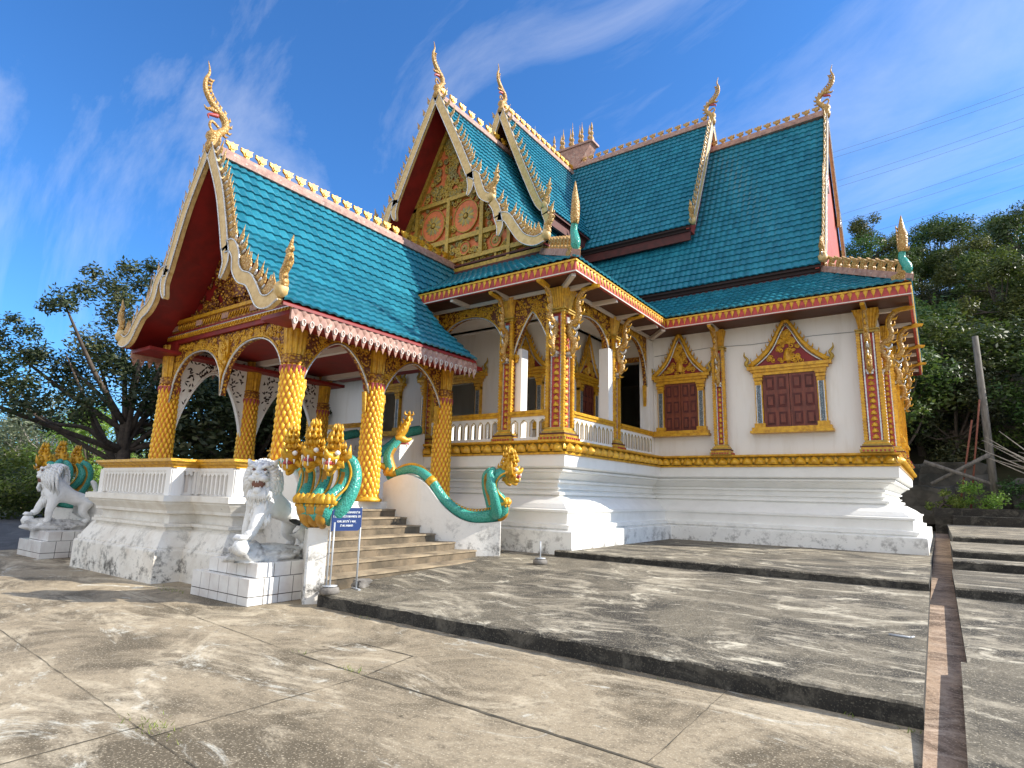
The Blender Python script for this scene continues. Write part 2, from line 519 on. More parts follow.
# lower platform with a slightly chipped front edge
def platform(name, x0, x1, y0, y1, z0f, m, cuts=40, seed=1, amp=.018, depth=.5, cx=1.0):
    random.seed(seed)
    b = MB()
    n = cuts
    fx = [x0+(x1-x0)*i/n for i in range(n+1)]
    fy = [y0+random.uniform(-amp, amp) for _ in fx]
    ch = [random.uniform(.004, .02) for _ in fx]
    vs = []
    for i in range(n+1):
        vs += [(fx[i], fy[i]-.01, z0f(y0)-depth), (fx[i], fy[i], z0f(y0)-ch[i]-.01), (fx[i], fy[i]+ch[i]+.01, z0f(y0)), (fx[i], y1, z0f(y1))]
    fs, ms = [], []
    for i in range(n):
        for a in range(3):
            fs.append((i*4+a, (i+1)*4+a, (i+1)*4+a+1, i*4+a+1)); ms.append(1 if a < 1 else 0)
    e = n*4
    vs += [(x1, y1, z0f(y1)-depth), (x0, y1, z0f(y1)-depth)]
    k = len(vs)
    fs.append((e, k-2, e+3, e+2, e+1)); ms.append(1)
    fs.append((0, 1, 2, 3, k-1)); ms.append(1)
    b.add(vs, fs, ms)
    return struct(b.build(name, [m, 'curb']))
platform('terrace', -7.22, -.22, 5.6, 12.5, PZ, 'platform', 70, 1)
platform('terrace', -12.5, -7.2, 6.6, 12.5, PZ, 'platform', 10, 2)
platform('terrace', -6.6, -.22, 10.95, 40, lambda y: .50, 'platform', 60, 3, .012, .3)
gbox('terrace', -30, -6.6, 12.4, 40, .42, .42, 'platform')
# right-hand terraces beyond the drain
platform('terrace', .085, 24, 2.0, 10.65, lambda y: .03+(y-2.0)*.04, 'platform', 8, 4, .0, .5)
platform('terrace', .085, 24, 10.62, 13.7, lambda y: .50, 'platform', 60, 5, .012)
platform('terrace', .12, 24, 13.7, 14.6, lambda y: .65, 'platform', 60, 6, .012)
platform('terrace', .14, 24, 14.6, 18.3, lambda y: .78, 'platform', 60, 7, .012)
platform('terrace', .2, 24, 18.3, 30, lambda y: .90, 'platform', 50, 8, .012)
gbox('terrace', .4, 30, 30, 30.6, 1.25, 1.25, 'platform', 'curb', 1.2)
gbox('terrace', -.2, 30, 30.6, 34, 1.55, 1.55, 'platform', 'curb', 1.5)
b = MB()
b.add([(-.22, 2.5, -.06), (.3, 2.5, -.06), (.3, 10.6, .27), (-.22, 10.6, .27), (-.22, 14, .36), (.3, 14, .36), (-.22, 40, .6), (.3, 40, .6)], [(0, 1, 2, 3), (3, 2, 5, 4), (4, 5, 7, 6)])
b.add([(-.22, 2.5, -.14), (.3, 2.5, -.14), (.3, 2.5, 0), (-.22, 2.5, 0)], [(0, 1, 2, 3)])
struct(b.build('drain_channel', 'drain'))
b = MB()
b.add([(-.02, 2.5, -.2), (.084, 2.5, -.2), (.084, 7.0, -.2), (.04, 7.0, -.2), (-.02, 2.5, .055), (.084, 2.5, .055), (.084, 7.0, .236), (.04, 7.0, .236)], [(3, 2, 1, 0), (4, 5, 6, 7), (0, 1, 5, 4), (1, 2, 6, 5), (2, 3, 7, 6), (3, 0, 4, 7)])
struct(b.build('drain_kerb', 'platform'))
b = MB()
b.add([(-.221, 2.4, -.2), (-.221, 5.62, -.2), (-.221, 5.62, .0), (-.221, 2.4, 0)], [(0, 1, 2, 3)])
struct(b.build('drain_wall', 'curb'))
# asphalt, grass verge and path on the left
b = MB(); b.add([(-75, -60, .004), (-17.9, -60, .004), (-18.6, 60, .004), (-75, 60, .004)], [(0, 1, 2, 3)])
struct(b.build('road', 'asphalt'))
b = MB(); b.add([(-400, -200, .010), (-52, -200, .010), (-52, 300, .010), (-400, 300, .010)], [(0, 1, 2, 3)])
struct(b.build('grass_ground', 'grassmat'))
b = MB(); b.box(-47.3, -47.0, -60, 60, 0, .13)
struct(b.build('road_kerb', 'plaza'))
# joints of the plaza slabs
def joint(pts, wd=.012, seed=0):
    random.seed(seed)
    b = MB()
    P = []
    for (x0, y0), (x1, y1) in zip(pts, pts[1:]):
        n = max(2, int(math.hypot(x1-x0, y1-y0)/.12))
        for i in range(n): P.append(Vector((lerp(x0, x1, i/n), lerp(y0, y1, i/n))))
    P.append(Vector(pts[-1]))
    vs = []
    for i, q in enumerate(P):
        t = (P[min(i+1, len(P)-1)]-P[max(0, i-1)]).normalized()
        nn = Vector((-t.y, t.x))
        a = wd*random.uniform(.25, .85)
        j = nn*random.uniform(-.006, .006)
        vs += [(q.x+nn.x*a+j.x, q.y+nn.y*a+j.y, .004), (q.x-nn.x*a+j.x, q.y-nn.y*a+j.y, .004)]
    b.add(vs, [(2*i, 2*i+1, 2*i+3, 2*i+2) for i in range(len(P)-1)])
    struct(b.build('slab_joint', 'dirt'))
joint([(-14, 2.85), (-8.54, 2.43), (-4.54, 2.13), (-2.5, 1.98)], .005, 1)
joint([(-4.53, 2.14), (-4.54, -1)], .009, 2)
joint([(-4.25, 3.86), (-4.3, 2.1)], .006, 3)
joint([(-4.3, 3.88), (-.22, 3.74)], .022, 4)
joint([(-5.27, 3.92), (-4.3, 3.88)], .010, 5)
joint([(-5.27, 3.92), (-5.2, 4.62), (-4.40, 4.61), (-4.27, 3.9)], .011, 6)
joint([(-10.5, 4.42), (-5.27, 3.92)], .006, 7)
joint([(-1.6, 3.78), (-1.62, 5.6)], .005, 8)
joint([(-30, 3.9), (-14, 3.9)], .01, 9)
# patches of moss and weeds in the joints
b = MB()
random.seed(5)
for cx, cy, r, n in ((-4.5, 3.9, .10, 26), (-4.45, 2.2, .16, 70), (-5.25, 3.95, .05, 8), (-.7, 5.55, .07, 10), (-2.2, 5.5, .04, 6), (-6.1, 5.5, .05, 8), (-9.9, 4.9, .2, 60), (-.3, 5.5, .05, 10), (-.05, 8.0, .08, 20)):
    for _ in range(n):
        x, y = cx+random.gauss(0, r), cy+random.gauss(0, r*.35)
        h = random.uniform(.012, .045)
        a = random.uniform(0, 6.28)
        b.add([(x, y, 0), (x+.008*math.cos(a), y+.008*math.sin(a), 0), (x+.03*math.cos(a+1), y+.03*math.sin(a+1), h)], [(0, 1, 2)], 0, False, [random.random()]*3)
tag(b.build('weeds', 'leafbright'), 'small green weeds sprouting in the plaza slab joints', 'weeds', kind='stuff')

# ------------------------------------------------------------------ temple
T = (AX, 17.0, 0.0)
temple = empty('temple', T, 'white and gold temple with steep teal tiled roofs and columned porch', 'temple')
BP = [(2*AX+.73, 17.34), (2*AX+6.77, 17.34), (2*AX+6.77, 11.61), (-6.77, 11.61), (-6.77, 17.34), (-.73, 17.34), (-.73, 26.4), (2*AX+.73, 26.4)]
bprof = [(.45, -.2), (.45, .86), (.43, .88), (.28, .885), (.26, .90), (.30, .925), (.30, 1.00), (.21, 1.01), (.19, 1.03), (.20, 1.25), (.24, 1.265), (.24, 1.31), (.15, 1.325), (.13, 1.35), (.02, 1.44), (-.10, 1.51), (-.22, 1.58),
         (-.31, 1.60), (-.33, 1.62), (-.27, 1.64), (-.27, 1.70), (-.38, 1.715), (-.40, 1.74), (-.35, 1.77), (-.35, 1.80), (-.42, 1.81), (-.42, 1.90), (-.34, 1.92), (-.34, 1.97), (-.40, 1.98), (-.30, 2.06), (-.20, 2.13), (-.20, 2.15), (-.10, 2.17), (-.10, 2.215), (-.15, 2.22), (-.13, 2.235), (-.03, 2.25), (0, 2.28), (.01, 2.535)]
b = MB(); b.sweep(BP, bprof, True)
b.build('base', 'whitebase', temple)
b = MB()
b.sweep(BP, [(.0, 2.535), (.05, 2.54), (.05, 2.585), (.02, 2.60)], True)
b.sweep(BP, [(.02, 2.60), (-.05, 2.605), (-.05, 2.80), (.03, 2.805)], True, 1)
b.sweep(BP, [(.03, 2.805), (.07, 2.83), (.07, 2.875), (-1.2, 2.88)], True)
for i in range(len(BP)):
    p, q = Vector((*BP[i], 0)), Vector((*BP[(i+1) % len(BP)], 0))
    L = (q-p).length; d = (q-p).normalized(); nn = Vector((d.y, -d.x, 0))
    k = max(1, round(L/.335))
    if nn.y > .5 or (nn.x < -.5): continue
    for j in range(k):
        c = p+d*(L*(j+.5)/k)+nn*.035
        b.leaf(c+Vector((0, 0, 2.605)), d, Z3, nn, L/k*.84, .20, .13, 0, 1.0, False, 6, 5)
        c2 = p+d*(L*j/k)
        b.leaf(c2+Vector((0, 0, 2.66)), d, Z3, nn, L/k*.4, .135, .035, 0, 1.0, False, 3, 3)
b.build('gold_lotus_band', ['gold', 'olive'], temple)
# verandah and hall floor
b = MB(); b.box(2*AX+7.2, -7.2, 11.8, 20, 2.5, 2.883)
b.build('verandah_floor', 'innerstep', temple)

def wall_y(mb, y0, y1, x0, x1, z0, z1, ops=()):
    xs = x0
    for a, c, za, zb in sorted(ops):
        mb.box(xs, a, y0, y1, z0, z1)
        if za > z0: mb.box(a, c, y0, y1, z0, za)
        mb.box(a, c, y0, y1, zb, z1)
        xs = c
    mb.box(xs, x1, y0, y1, z0, z1)
def wall_x(mb, x0, x1, y0, y1, z0, z1, ops=()):
    ys = y0
    for a, c, za, zb in sorted(ops):
        mb.box(x0, x1, ys, a, z0, z1)
        if za > z0: mb.box(x0, x1, a, c, z0, za)
        mb.box(x0, x1, a, c, zb, z1)
        ys = c
    mb.box(x0, x1, ys, y1, z0, z1)
b = MB()
wall_y(b, 17.5, 17.75, 2*AX+.95, -.95, 2.8, 7.3, [(-8.25, -7.35, 2.9, 5.9)])
b.build('wall', 'white', temple)
b = MB(); wall_x(b, -1.2, -.95, 17.76, 26.2, 2.8, 7.3)
b.build('wall', 'white', temple)
b = MB(); wall_y(b, 26.2, 26.45, 2*AX+.95, -.95, 2.8, 7.3); wall_x(b, 2*AX+.95, 2*AX+1.2, 17.76, 26.2, 2.8, 7.3)
b.build('wall', 'white', temple)
b = MB()
wall_y(b, 14.2, 14.4, 2*AX+8.6, -8.6, 2.8, 6.6, [(-13.5, -11.4, 2.9, 5.05), (-10.0, -9.15, 3.55, 5.0), (2*AX+9.15, 2*AX+10.0, 3.55, 5.0)])
wall_x(b, -8.8, -8.6, 14.41, 17.49, 2.8, 6.6, [(15.6, 16.4, 3.55, 5.0)])
wall_x(b, 2*AX+8.6, 2*AX+8.8, 14.41, 17.49, 2.8, 6.6)
b.build('inner_wall', 'white', temple)
# white upper wall under the cross gables
b = MB(); b.box(AX-4.0, AX+4.0, 13.8, 14.0, 6.6, 8.75); b.box(AX+3.8, AX+4.0, 14.01, 18.5, 6.6, 8.4)
b.build('upper_wall', 'white', temple)
# ceilings
b = MB(); b.box(2*AX+7.1, -7.1, 11.9, 17.5, 6.60, 6.66)
b.build('verandah_ceiling', 'white', temple)
b = MB(); b.box(2*AX+1, -1, 17.8, 26.2, 6.9, 7.0)
b.build('hall_ceiling', 'white', temple)

# ---- windows (closed shutters, gold frames, pointed pediments)
def window(x, y, z0, z1, wd, face, shutters=True, ped=1.55, root=temple):
    U = X3 if face == 'y' else Y3
    N = -Y3 if face == 'y' else X3
    O = Vector((x, y, 0))
    def P(u, z, n): return O+U*u+Z3*z+N*n
    hw = wd/2
    e = MB()
    for k, (ex, zz, th, dd) in enumerate(((.24, .05, .05, .10), (.30, .13, .04, .14), (.38, .21, .045, .18))):
        e.obox(P(0, z1+zz, dd/2), U*(hw+ex), Z3*th, N*dd/2+N*.0)
    F = e.build('window_frame', 'gold', root, P(0, z0, 0))
    for sgn in (-1, 1):
        f = MB()
        f.obox(P(sgn*(hw+.10), (z0+z1)/2, .06), U*.10, Z3*(z1-z0)/2, N*.06)
        for k in range(3):
            f.obox(P(sgn*(hw+.10), z1-.03-k*.09, .07+.02*(2-k)), U*(.13-.015*k), Z3*.035, N*.07)
        f.obox(P(sgn*(hw+.10), z0+.06, .07), U*.14, Z3*.06, N*.09)
        f.obox(P(sgn*(hw+.10), (z0+z1)/2-.08, .125), U*.045, Z3*((z1-z0)/2-.2), N*.006, 1)
        for e_ in (-1, 1):
            f.obox(P(sgn*(hw+.10)+e_*.062, (z0+z1)/2-.08, .125), U*.009, Z3*((z1-z0)/2-.2), N*.009, 2)
        f.build('pilaster', ['gold', 'petalblue', 'silver'], F)
    s = MB()
    s.obox(P(0, z0-.05, .12), U*(hw+.30), Z3*.05, N*.12)
    s.obox(P(0, z0-.13, .15), U*(hw+.34), Z3*.035, N*.15)
    s.build('sill', 'gold', F)
    if shutters:
        for sgn in (-1, 1):
            q = MB()
            q.obox(P(sgn*hw/2, (z0+z1)/2, .045), U*(hw/2-.006), Z3*((z1-z0)/2-.004), N*.02)
            for r in range(3):
                zc = z0+(z1-z0)*(r+.5)/3
                for c in (-1, 1):
                    q.obox(P(sgn*hw/2+c*hw*.22, zc, .068), U*hw*.15, Z3*(z1-z0)*.12, N*.012, 1)
                    q.obox(P(sgn*hw/2+c*hw*.22, zc, .078), U*hw*.09, Z3*(z1-z0)*.08, N*.018)
            for e in (-1, 1):
                q.obox(P(sgn*hw/2+e*(hw/2-.035), (z0+z1)/2, .07), U*.028, Z3*((z1-z0)/2-.01), N*.008)
            q.build('shutter', ['shutter', 'maroon'], F)
    zb = z1+.26
    H = ped-.26
    W = hw+.30
    prof = lambda t: W*(1-t)**1.0*(1-.28*math.sin(math.pi*t))   # half width at height fraction t
    q = MB()
    n = 12
    poly = [(-prof(i/n)*.86, zb+H*.86*i/n) for i in range(n+1)]+[(prof(i/n)*.86, zb+H*.86*i/n) for i in range(n-1, -1, -1)]
    q.extr([(a, b2) for a, b2 in poly], O+N*.05, U, Z3, N, .045, 1)
    random.seed(int(x*10))
    for i in range(70):
        t = random.uniform(.03, .85)
        u = random.uniform(-1, 1)*prof(t)*.70
        spiral(q, P(u, zb+H*.86*t, .10), U, Z3, random.uniform(.05, .09), random.choice((-1, 1)), .02, N)
    q.leaf(P(0, zb+.08, .10), U, Z3, N, .22, .38, .09)
    for off, rr, mi in ((1.0, .055, 0), (.86, .022, 2), (1.10, .035, 0)):
        for sgn in (-1, 1):
            q.tube([P(sgn*prof(i/n)*off, zb+H*min(1, off)*i/n, .12) for i in range(n+1)], rr, 6, mi)
    for sgn in (-1, 1):
        for i in range(1, 9):
            t = i/10
            a = P(sgn*prof(t)*1.12, zb+H*t, .11)
            q.tube([a, a+U*sgn*.05+Z3*.05, a+U*sgn*.055+Z3*.13], [.03, .022, .004], 5, 0)
        a = P(sgn*(W+.04), zb, .12)
        q.tube(catmull([a, a+U*sgn*.07+Z3*.10, a+U*sgn*.015+Z3*.22, a+U*sgn*.10+Z3*.33, a+U*sgn*.10+Z3*.46], 4), rl([.05, .055, .04, .03, .004], 17), 6, 3)
    a = P(0, zb+H*.9, .12)
    q.lathe([(.075, 0), (.05, .08), (.065, .12), (.03, .2), (.022, .3), (.004, .42)], a, 8, 0)
    q.build('pediment', ['gold', 'red', 'silver', 'olive'], F)
    return F
def spiral(mb, C, U, V, r, sg, th, N, m=0, turns=1.35):
    pts, rr = [], []
    n = 11
    a0 = random.uniform(0, 6.28)
    for i in range(n):
        t = i/(n-1)
        a = a0+sg*turns*2*math.pi*t
        q = r*(1-t*.85)
        pts.append(Vector(C)+Vector(U)*q*math.cos(a)+Vector(V)*q*math.sin(a)+Vector(N)*th*.5)
        rr.append(th*(.5+1.0*t))
    mb.tube(pts, rr, 5, m)
window(-6.12, 17.5, 3.62, 5.08, 1.04, 'y')
window(-3.08, 17.5, 3.62, 5.10, 1.38, 'y')
window(-9.58, 14.2, 3.62, 5.0, .82, 'y', False, 1.4)
window(-8.6, 16.0, 3.62, 5.0, .78, 'x', True, 1.45)
window(2*AX+9.58, 14.2, 3.62, 5.0, .82, 'y', False, 1.4)
window(AX, 14.2, 3.0, 5.03, 2.06, 'y', False, 1.35)
for yy in (20.6, 23.6):
    window(-.95, yy, 3.62, 5.08, 1.0, 'x')
# doorway moulding of the dark door behind the verandah side arch
b = MB()
for sx in (-8.33, -7.27): b.box(sx-.06, sx+.06, 17.42, 17.499, 2.88, 6.0)
b.box(-8.4, -7.2, 17.40, 17.497, 5.9, 6.05)
b.build('door_frame', 'golddark', temple)

# ---- verandah pillars
def pillar(x, y, w2, face, z0=2.88, z1=6.55, big=False):
    """gold and red square pillar; w2 = half width"""
    b = MB()
    O = Vector((x, y, 0))
    def sq(h, za, zb, m=0): b.box(x-h, x+h, y-h, y+h, za, zb, m)
    hs = [(w2+.15, .07, 4), (w2+.12, .05, 0), (w2+.13, .035, 2), (w2+.09, .05, 4), (w2+.06, .04, 0), (w2+.03, .05, 4)]
    z = z0
    for h, t, m in hs:
        sq(h, z, z+t, m); z += t
    for k in range(7):   # red and white dotted row on the foot
        u = (k-3)*(w2+.13)*2/7.5
        for dx, dy in ((0, -1), (1, 0)):
            c = O+Vector((dx*(w2+.151) if dx else u, dy*(w2+.151) if dy else u, z0+.035))
            b.obox(c, (.02, 0, 0), (0, .02, 0), (0, 0, .02), 1)
    zt = z1-.62
    sq(w2*.80, z, zt, 1)
    for sx in (-1, 1):
        for sy in (-1, 1):
            b.box(x+sx*w2-.035, x+sx*w2+.035, y+sy*w2-.035, y+sy*w2+.035, z, zt, 0)
            nb = int((zt-z)/.075)
            for k in range(nb):
                zz = z+(k+.5)*(zt-z)/nb
                b.obox((x+sx*w2, y+sy*w2, zz), (.046, 0, 0), (0, .046, 0), (0, 0, .020), 0)
    for dx, dy in ((0, -1), (1, 0), (0, 1), (-1, 0)):
        N = Vector((dx, dy, 0)); U = Vector((-dy, dx, 0))
        for e in (-1, 1):
            b.obox(O+N*(w2*.82)+U*e*w2*.62+Z3*(z+zt)/2, U*.016, N*.016, Z3*(zt-z)/2, 3)
        if dx == -1 or dy == 1: continue
        nn = int((zt-z-.1)/.15)
        random.seed(nn)
        for k in range(nn):
            zz = z+.1+k*.15
            b.tube([O+N*(w2*.83)+U*w2*.3*math.sin(k*math.pi+.5)+Z3*(zz-.06), O+N*(w2*.88)-U*w2*.3*math.sin(k*math.pi+.5)+Z3*zz, O+N*(w2*.83)+U*w2*.25*math.sin(k*math.pi+.5)+Z3*(zz+.06)], [.02, .035, .015], 5, 0)
            b.leaf(O+N*(w2*.82)+Z3*(zz-.05), U, Z3, N, w2*.7, .11, .045, 0, 1, False, 3, 3)
        # silver medallion
        b.obox(O+N*(w2*.9)+Z3*(zt-.18), U*.05, N*.03, Z3*.09, 3)
    # fluted flaring capital
    for h, t, m in ((w2+.05, .04, 4), (w2+.02, .03, 0), (w2+.06, .035, 4)):
        sq(h, zt, zt+t, m); zt += t
    H = z1-zt
    vs, fs = [], []
    per = []
    nfl = 7
    for side in range(4):
        dx, dy = ((0, -1), (1, 0), (0, 1), (-1, 0))[side]
        N = Vector((dx, dy, 0)); U = Vector((-dy, dx, 0))
        for k in range(nfl*2):
            u = -1+2*k/(nfl*2)
            per.append((U*u, N, (k % 2)))
    n = len(per)
    for j, (t, r) in enumerate(((0, .92), (.25, .95), (.6, 1.10), (.85, 1.3), (1, 1.42))):
        for Uv, N, kk in per:
            q = O+(Uv+N)*(w2*r)-N*(.018 if kk else 0)+Z3*(zt+H*t)
            vs.append(q)
    for j in range(4):
        for i in range(n):
            fs.append((j*n+i, j*n+(i+1) % n, (j+1)*n+(i+1) % n, (j+1)*n+i))
    fs.append(tuple(4*n+i for i in range(n)))
    b.add(vs, fs, 0)
    return b.build('verandah_column', ['gold', 'fascia', 'maroon', 'silver', 'olive'], temple, (x, y, z0))
pillars = [(-7.12, 11.96, .21), (-8.60, 11.96, .15), (-7.12, 14.72, .15), (-11.22, 11.96, .13), (2*AX+7.12, 11.96, .21), (2*AX+8.6, 11.96, .15), (2*AX+11.22, 11.96, .13)]
for x, y, h in pillars: pillar(x, y, h, 'y')
pillar(-4.93, 17.42, .14, 'y')
pillar(-1.14, 17.42, .21, 'y')
for yy in (19.3, 22.0, 24.8): pillar(-.9, yy, .15, 'x')
# white piers behind some pillars
b = MB()
for q in ((-8.46, -8.28, 12.02, 12.3, 2.88, 5.25), (-7.26, -6.98, 14.27, 14.58, 2.88, 5.6), (-7.3, -7.0, 17.1, 17.49, 2.88, 6.6)):
    b = MB(); b.box(*q)
    b.build('pier', 'white', temple)

# ---- arch panels
def arch(P0, P1, zt, za, zs, t=.06, kind='round', sub=2, carve='goldcarve', trim='silver', root=temple, drop=.0, seed=0, lace=False, name='arch_panel', inset=.0):
    """panel between P0 and P1 (plan points), open below a curve: springs at zs, apex za, top zt"""
    P0, P1 = Vector((*P0, 0)), Vector((*P1, 0))
    L = (P1-P0).length
    U = (P1-P0).normalized()
    N = Vector((U.y, -U.x, 0))
    n = 28
    def cz(u):
        s_ = abs(2*u-1)
        if kind == 'round': return zs+(za-zs)*math.sqrt(max(0, 1-s_**2.3))
        if kind == 'point':
            return zs+(za-zs)*(1-s_**1.25)**.85
        return zs+(za-zs)*max(0, (1-s_**1.8))**.8
    b = MB()
    us = [i/n for i in range(n+1)]
    vs = []
    for s_ in (-1, 1):
        for u in us:
            q = P0+U*L*u+N*s_*t
            vs.append(q+Z3*cz(u)); vs.append(q+Z3*zt)
    k = 2*(n+1)
    fs = []
    for i in range(n):
        a = 2*i
        fs.append((a, a+2, a+3, a+1))
        fs.append((k+a, k+a+1, k+a+3, k+a+2))
        fs.append((a, k+a, k+a+2, a+2))
        fs.append((a+1, a+3, k+a+3, k+a+1))
    fs += [(0, 1, k+1, k), (k-2, 2*k-2, 2*k-1, k-1)]
    b.add(vs, fs, 0)
    if not lace:
        random.seed(seed+11)
        cnt = int(L*22)
        for _ in range(cnt):
            u = random.uniform(.03, .97)
            c = cz(u)
            if zt-c < .14: continue
            r = random.uniform(.05, .10)
            z = random.uniform(c+r*.6, zt-.05)
            spiral(b, P0+U*L*u+Z3*z+N*t, U, Z3, r, random.choice((-1, 1)), .016, N, 1)
    if lace:
        random.seed(seed+3)
        for _ in range(170):
            u = random.uniform(.05, .95)
            c = cz(u)
            if zt-c < .16: continue
            z = random.uniform(c+.07, zt-.05)
            a_ = random.uniform(0, 3.14)
            d_ = U*math.cos(a_)+Z3*math.sin(a_); e_ = -U*math.sin(a_)+Z3*math.cos(a_)
            q = P0+U*L*u+Z3*z+N*(t+.004)
            b.add([q+d_*.06, q+e_*.022, q-d_*.06, q-e_*.022], [(0, 1, 2, 3)], 3)
    pts = [P0+U*L*u+Z3*(cz(u)+.0)+N*(t+.005) for u in us]
    b.tube([p-Z3*.005 for p in pts], .022, 5, 2)
    b.tube([p+Z3*.045+N*.0 for p in pts], .020, 5, 1)
    if drop:
        for u in (0.0, 1.0):   # hanging tips beside the column
            sg = 1 if u == 0 else -1
            q = P0+U*(L*u+sg*.05)+N*0
            b.extr([(-.05, 0), (.05, 0), (.065, -drop*.35), (.03, -drop*.55), (.045, -drop*.7), (0, -drop)], q+Z3*(zs+.03), U, Z3, N, t*.8, 1)
    return b.build(name, [carve, 'gold' if not lace else carve, trim, 'dark'], root)
VZ = 6.56
arch((-11.09, 11.96), (-8.75, 11.96), VZ, 6.25, 5.15, kind='round', drop=.2, seed=1)
arch((-8.45, 11.96), (-7.33, 11.96), VZ, 6.12, 5.05, kind='point', drop=.2, seed=2)
arch((-7.12, 12.17), (-7.12, 14.57), VZ, 6.22, 5.1, kind='round', drop=.65, seed=3)
arch((-7.12, 14.87), (-7.12, 17.1), VZ, 6.35, 5.0, kind='round', drop=.65, seed=4)
arch((2*AX+8.75, 11.96), (2*AX+11.09, 11.96), VZ, 6.25, 5.15, kind='round', seed=5)

# ---- balustrades of the verandah
def balustrade(P0, P1, z0=2.885, h=.72, root=temple, pitch=.22):
    P0, P1 = Vector((*P0, 0)), Vector((*P1, 0))
    L = (P1-P0).length; U = (P1-P0).normalized(); N = Vector((U.y, -U.x, 0))
    c = (P0+P1)/2
    b = MB()
    b.obox(c+Z3*(z0+.04), U*L/2, N*.07, Z3*.04)
    b.obox(c+Z3*(z0+h-.17), U*L/2, N*.06, Z3*.035)
    n = max(1, int(L/pitch))
    for i in range(n+1):
        q = P0+U*L*i/n
        b.obox(q+Z3*(z0+h*.44), U*.045, N*.05, Z3*(h*.44-.06))
    for i in range(n):     # small pointed heads of the openings
        q = P0+U*L*(i+.5)/n
        w_ = L/n/2-.02
        b.extr([(-w_, .0), (-w_*.5, .0), (0, .07), (w_*.5, .0), (w_, .0), (w_, .1), (-w_, .1)], q+Z3*(z0+h-.27), U, Z3, N, .045)
        for e in (-1, 1):
            b.tube([q+U*e*(w_-.025)+N*.056+Z3*(z0+.10), q+U*e*(w_-.025)+N*.056+Z3*(z0+h-.28), q+N*.056+Z3*(z0+h-.215)], .009, 4, 1)
    B = b.build('balustrade', ['white', 'olive'], root)
    r = MB()
    r.obox(c+Z3*(z0+h-.10), U*L/2, N*.09, Z3*.035)
    r.obox(c+Z3*(z0+h-.045), U*L/2, N*.12, Z3*.022)
    r.obox(c+Z3*(z0+h-.008), U*L/2, N*.10, Z3*.014)
    r.build('handrail', 'gold', B)
balustrade((-11.05, 11.86), (-8.78, 11.86))
balustrade((-8.42, 11.86), (-7.36, 11.86))
balustrade((-7.02, 12.2), (-7.02, 14.5))
balustrade((-7.02, 14.95), (-7.02, 17.2))
balustrade((2*AX+8.78, 11.86), (2*AX+11.05, 11.86))

# ---- eaves of the lower roof: soffit, fascia, beams, brackets
EP = [(2*AX+.12, 16.47), (2*AX+6.2, 16.47), (2*AX+6.2, 11.04), (-6.2, 11.04), (-6.2, 16.47), (-.12, 16.47), (-.12, 27.35), (2*AX+.12, 27.35)]
def fascia(path, closed, z0, z1, pitch, dirs=None, mats=('fascia', 'gold'), root=temple, leafh=.17, name='eave_fascia'):
    b = MB()
    b.sweep(path, [(-.06, z0), (.0, z0), (.0, z1), (-.06, z1)], closed)
    b.sweep(path, [(.0, z0+.005), (.022, z0+.005), (.022, z0+.03), (.0, z0+.03)], closed, 2)
    b.sweep(path, [(.0, z1-.045), (.03, z1-.045), (.03, z1-.002), (.0, z1-.002)], closed, 1)
    n = len(path)
    for i in range(n if closed else n-1):
        p, q = Vector((*path[i], 0)), Vector((*path[(i+1) % n], 0))
        d = (q-p).normalized(); nn = Vector((d.y, -d.x, 0)); L = (q-p).length
        if nn.y > .5 or nn.x < -.5: continue
        k = int(L/pitch)
        for j in range(k):
            c = p+d*(L*(j+.5)/k)+nn*.004+Z3*(z1-.05)
            b.leaf(c, d, -Z3, nn, L/k*.66, leafh, .03, 1, 1, True, 2, 3)
            b.leaf(c+nn*.012, d, -Z3, nn, L/k*.34, leafh*1.25, .02, 1, 1, True, 2, 3)
    return b.build(name, [mats[0], mats[1], 'beam'], root)
fascia(EP, True, 6.56, 6.86, .165)
for q in ((2*AX+6.25, -6.25, 11.09, 11.85, 6.60, 6.63), (-7.05, -6.25, 11.85, 16.51, 6.602, 6.632), (-7.2, -.17, 16.52, 17.5, 6.598, 6.628), (-.95, -.17, 17.5, 27.3, 6.598, 6.628), (2*AX+.17, 2*AX+6.25, 16.52, 17.5, 6.598, 6.628)):
    b = MB(); b.box(*q)
    b.build('soffit', 'soffit', temple)
def beam(mb, a, c, z=6.55, w_=.05, h=.05):
    a, c = Vector((*a, z)), Vector((*c, z))
    d = (c-a).normalized(); nn = Vector((d.y, -d.x, 0))
    mb = MB()
    mb.obox((a+c)/2, (c-a)/2, nn*w_, Z3*h)
    mb.build('eave_beam', 'beam', temple)
b = None
for x in (-8.6, -11.22, -9.9, 2*AX+8.6): beam(b, (x, 11.1), (x, 11.8))
beam(b, (-6.3, 11.14), (-7.0, 11.84))
for y in (11.96, 13.3, 14.72, 16.0): beam(b, (-6.26, y), (-7.0, y), 6.548)
beam(b, (-6.25, 16.45), (-7.1, 17.4), 6.55, .06)
for x in (-4.93, -1.14): beam(b, (x, 16.53), (x, 17.4), 6.552)
for y in (17.6, 19.3, 20.6, 22.0, 23.4, 24.8, 26.2): beam(b, (-.2, y), (-.95, y), 6.548)
b = MB(); b.sweep([(2*AX+6.9, 11.82), (-6.98, 11.82), (-6.98, 17.4)], [(0, 6.5), (.05, 6.5), (.05, 6.59), (0, 6.59)])
b.build('cornice', 'beam', temple)
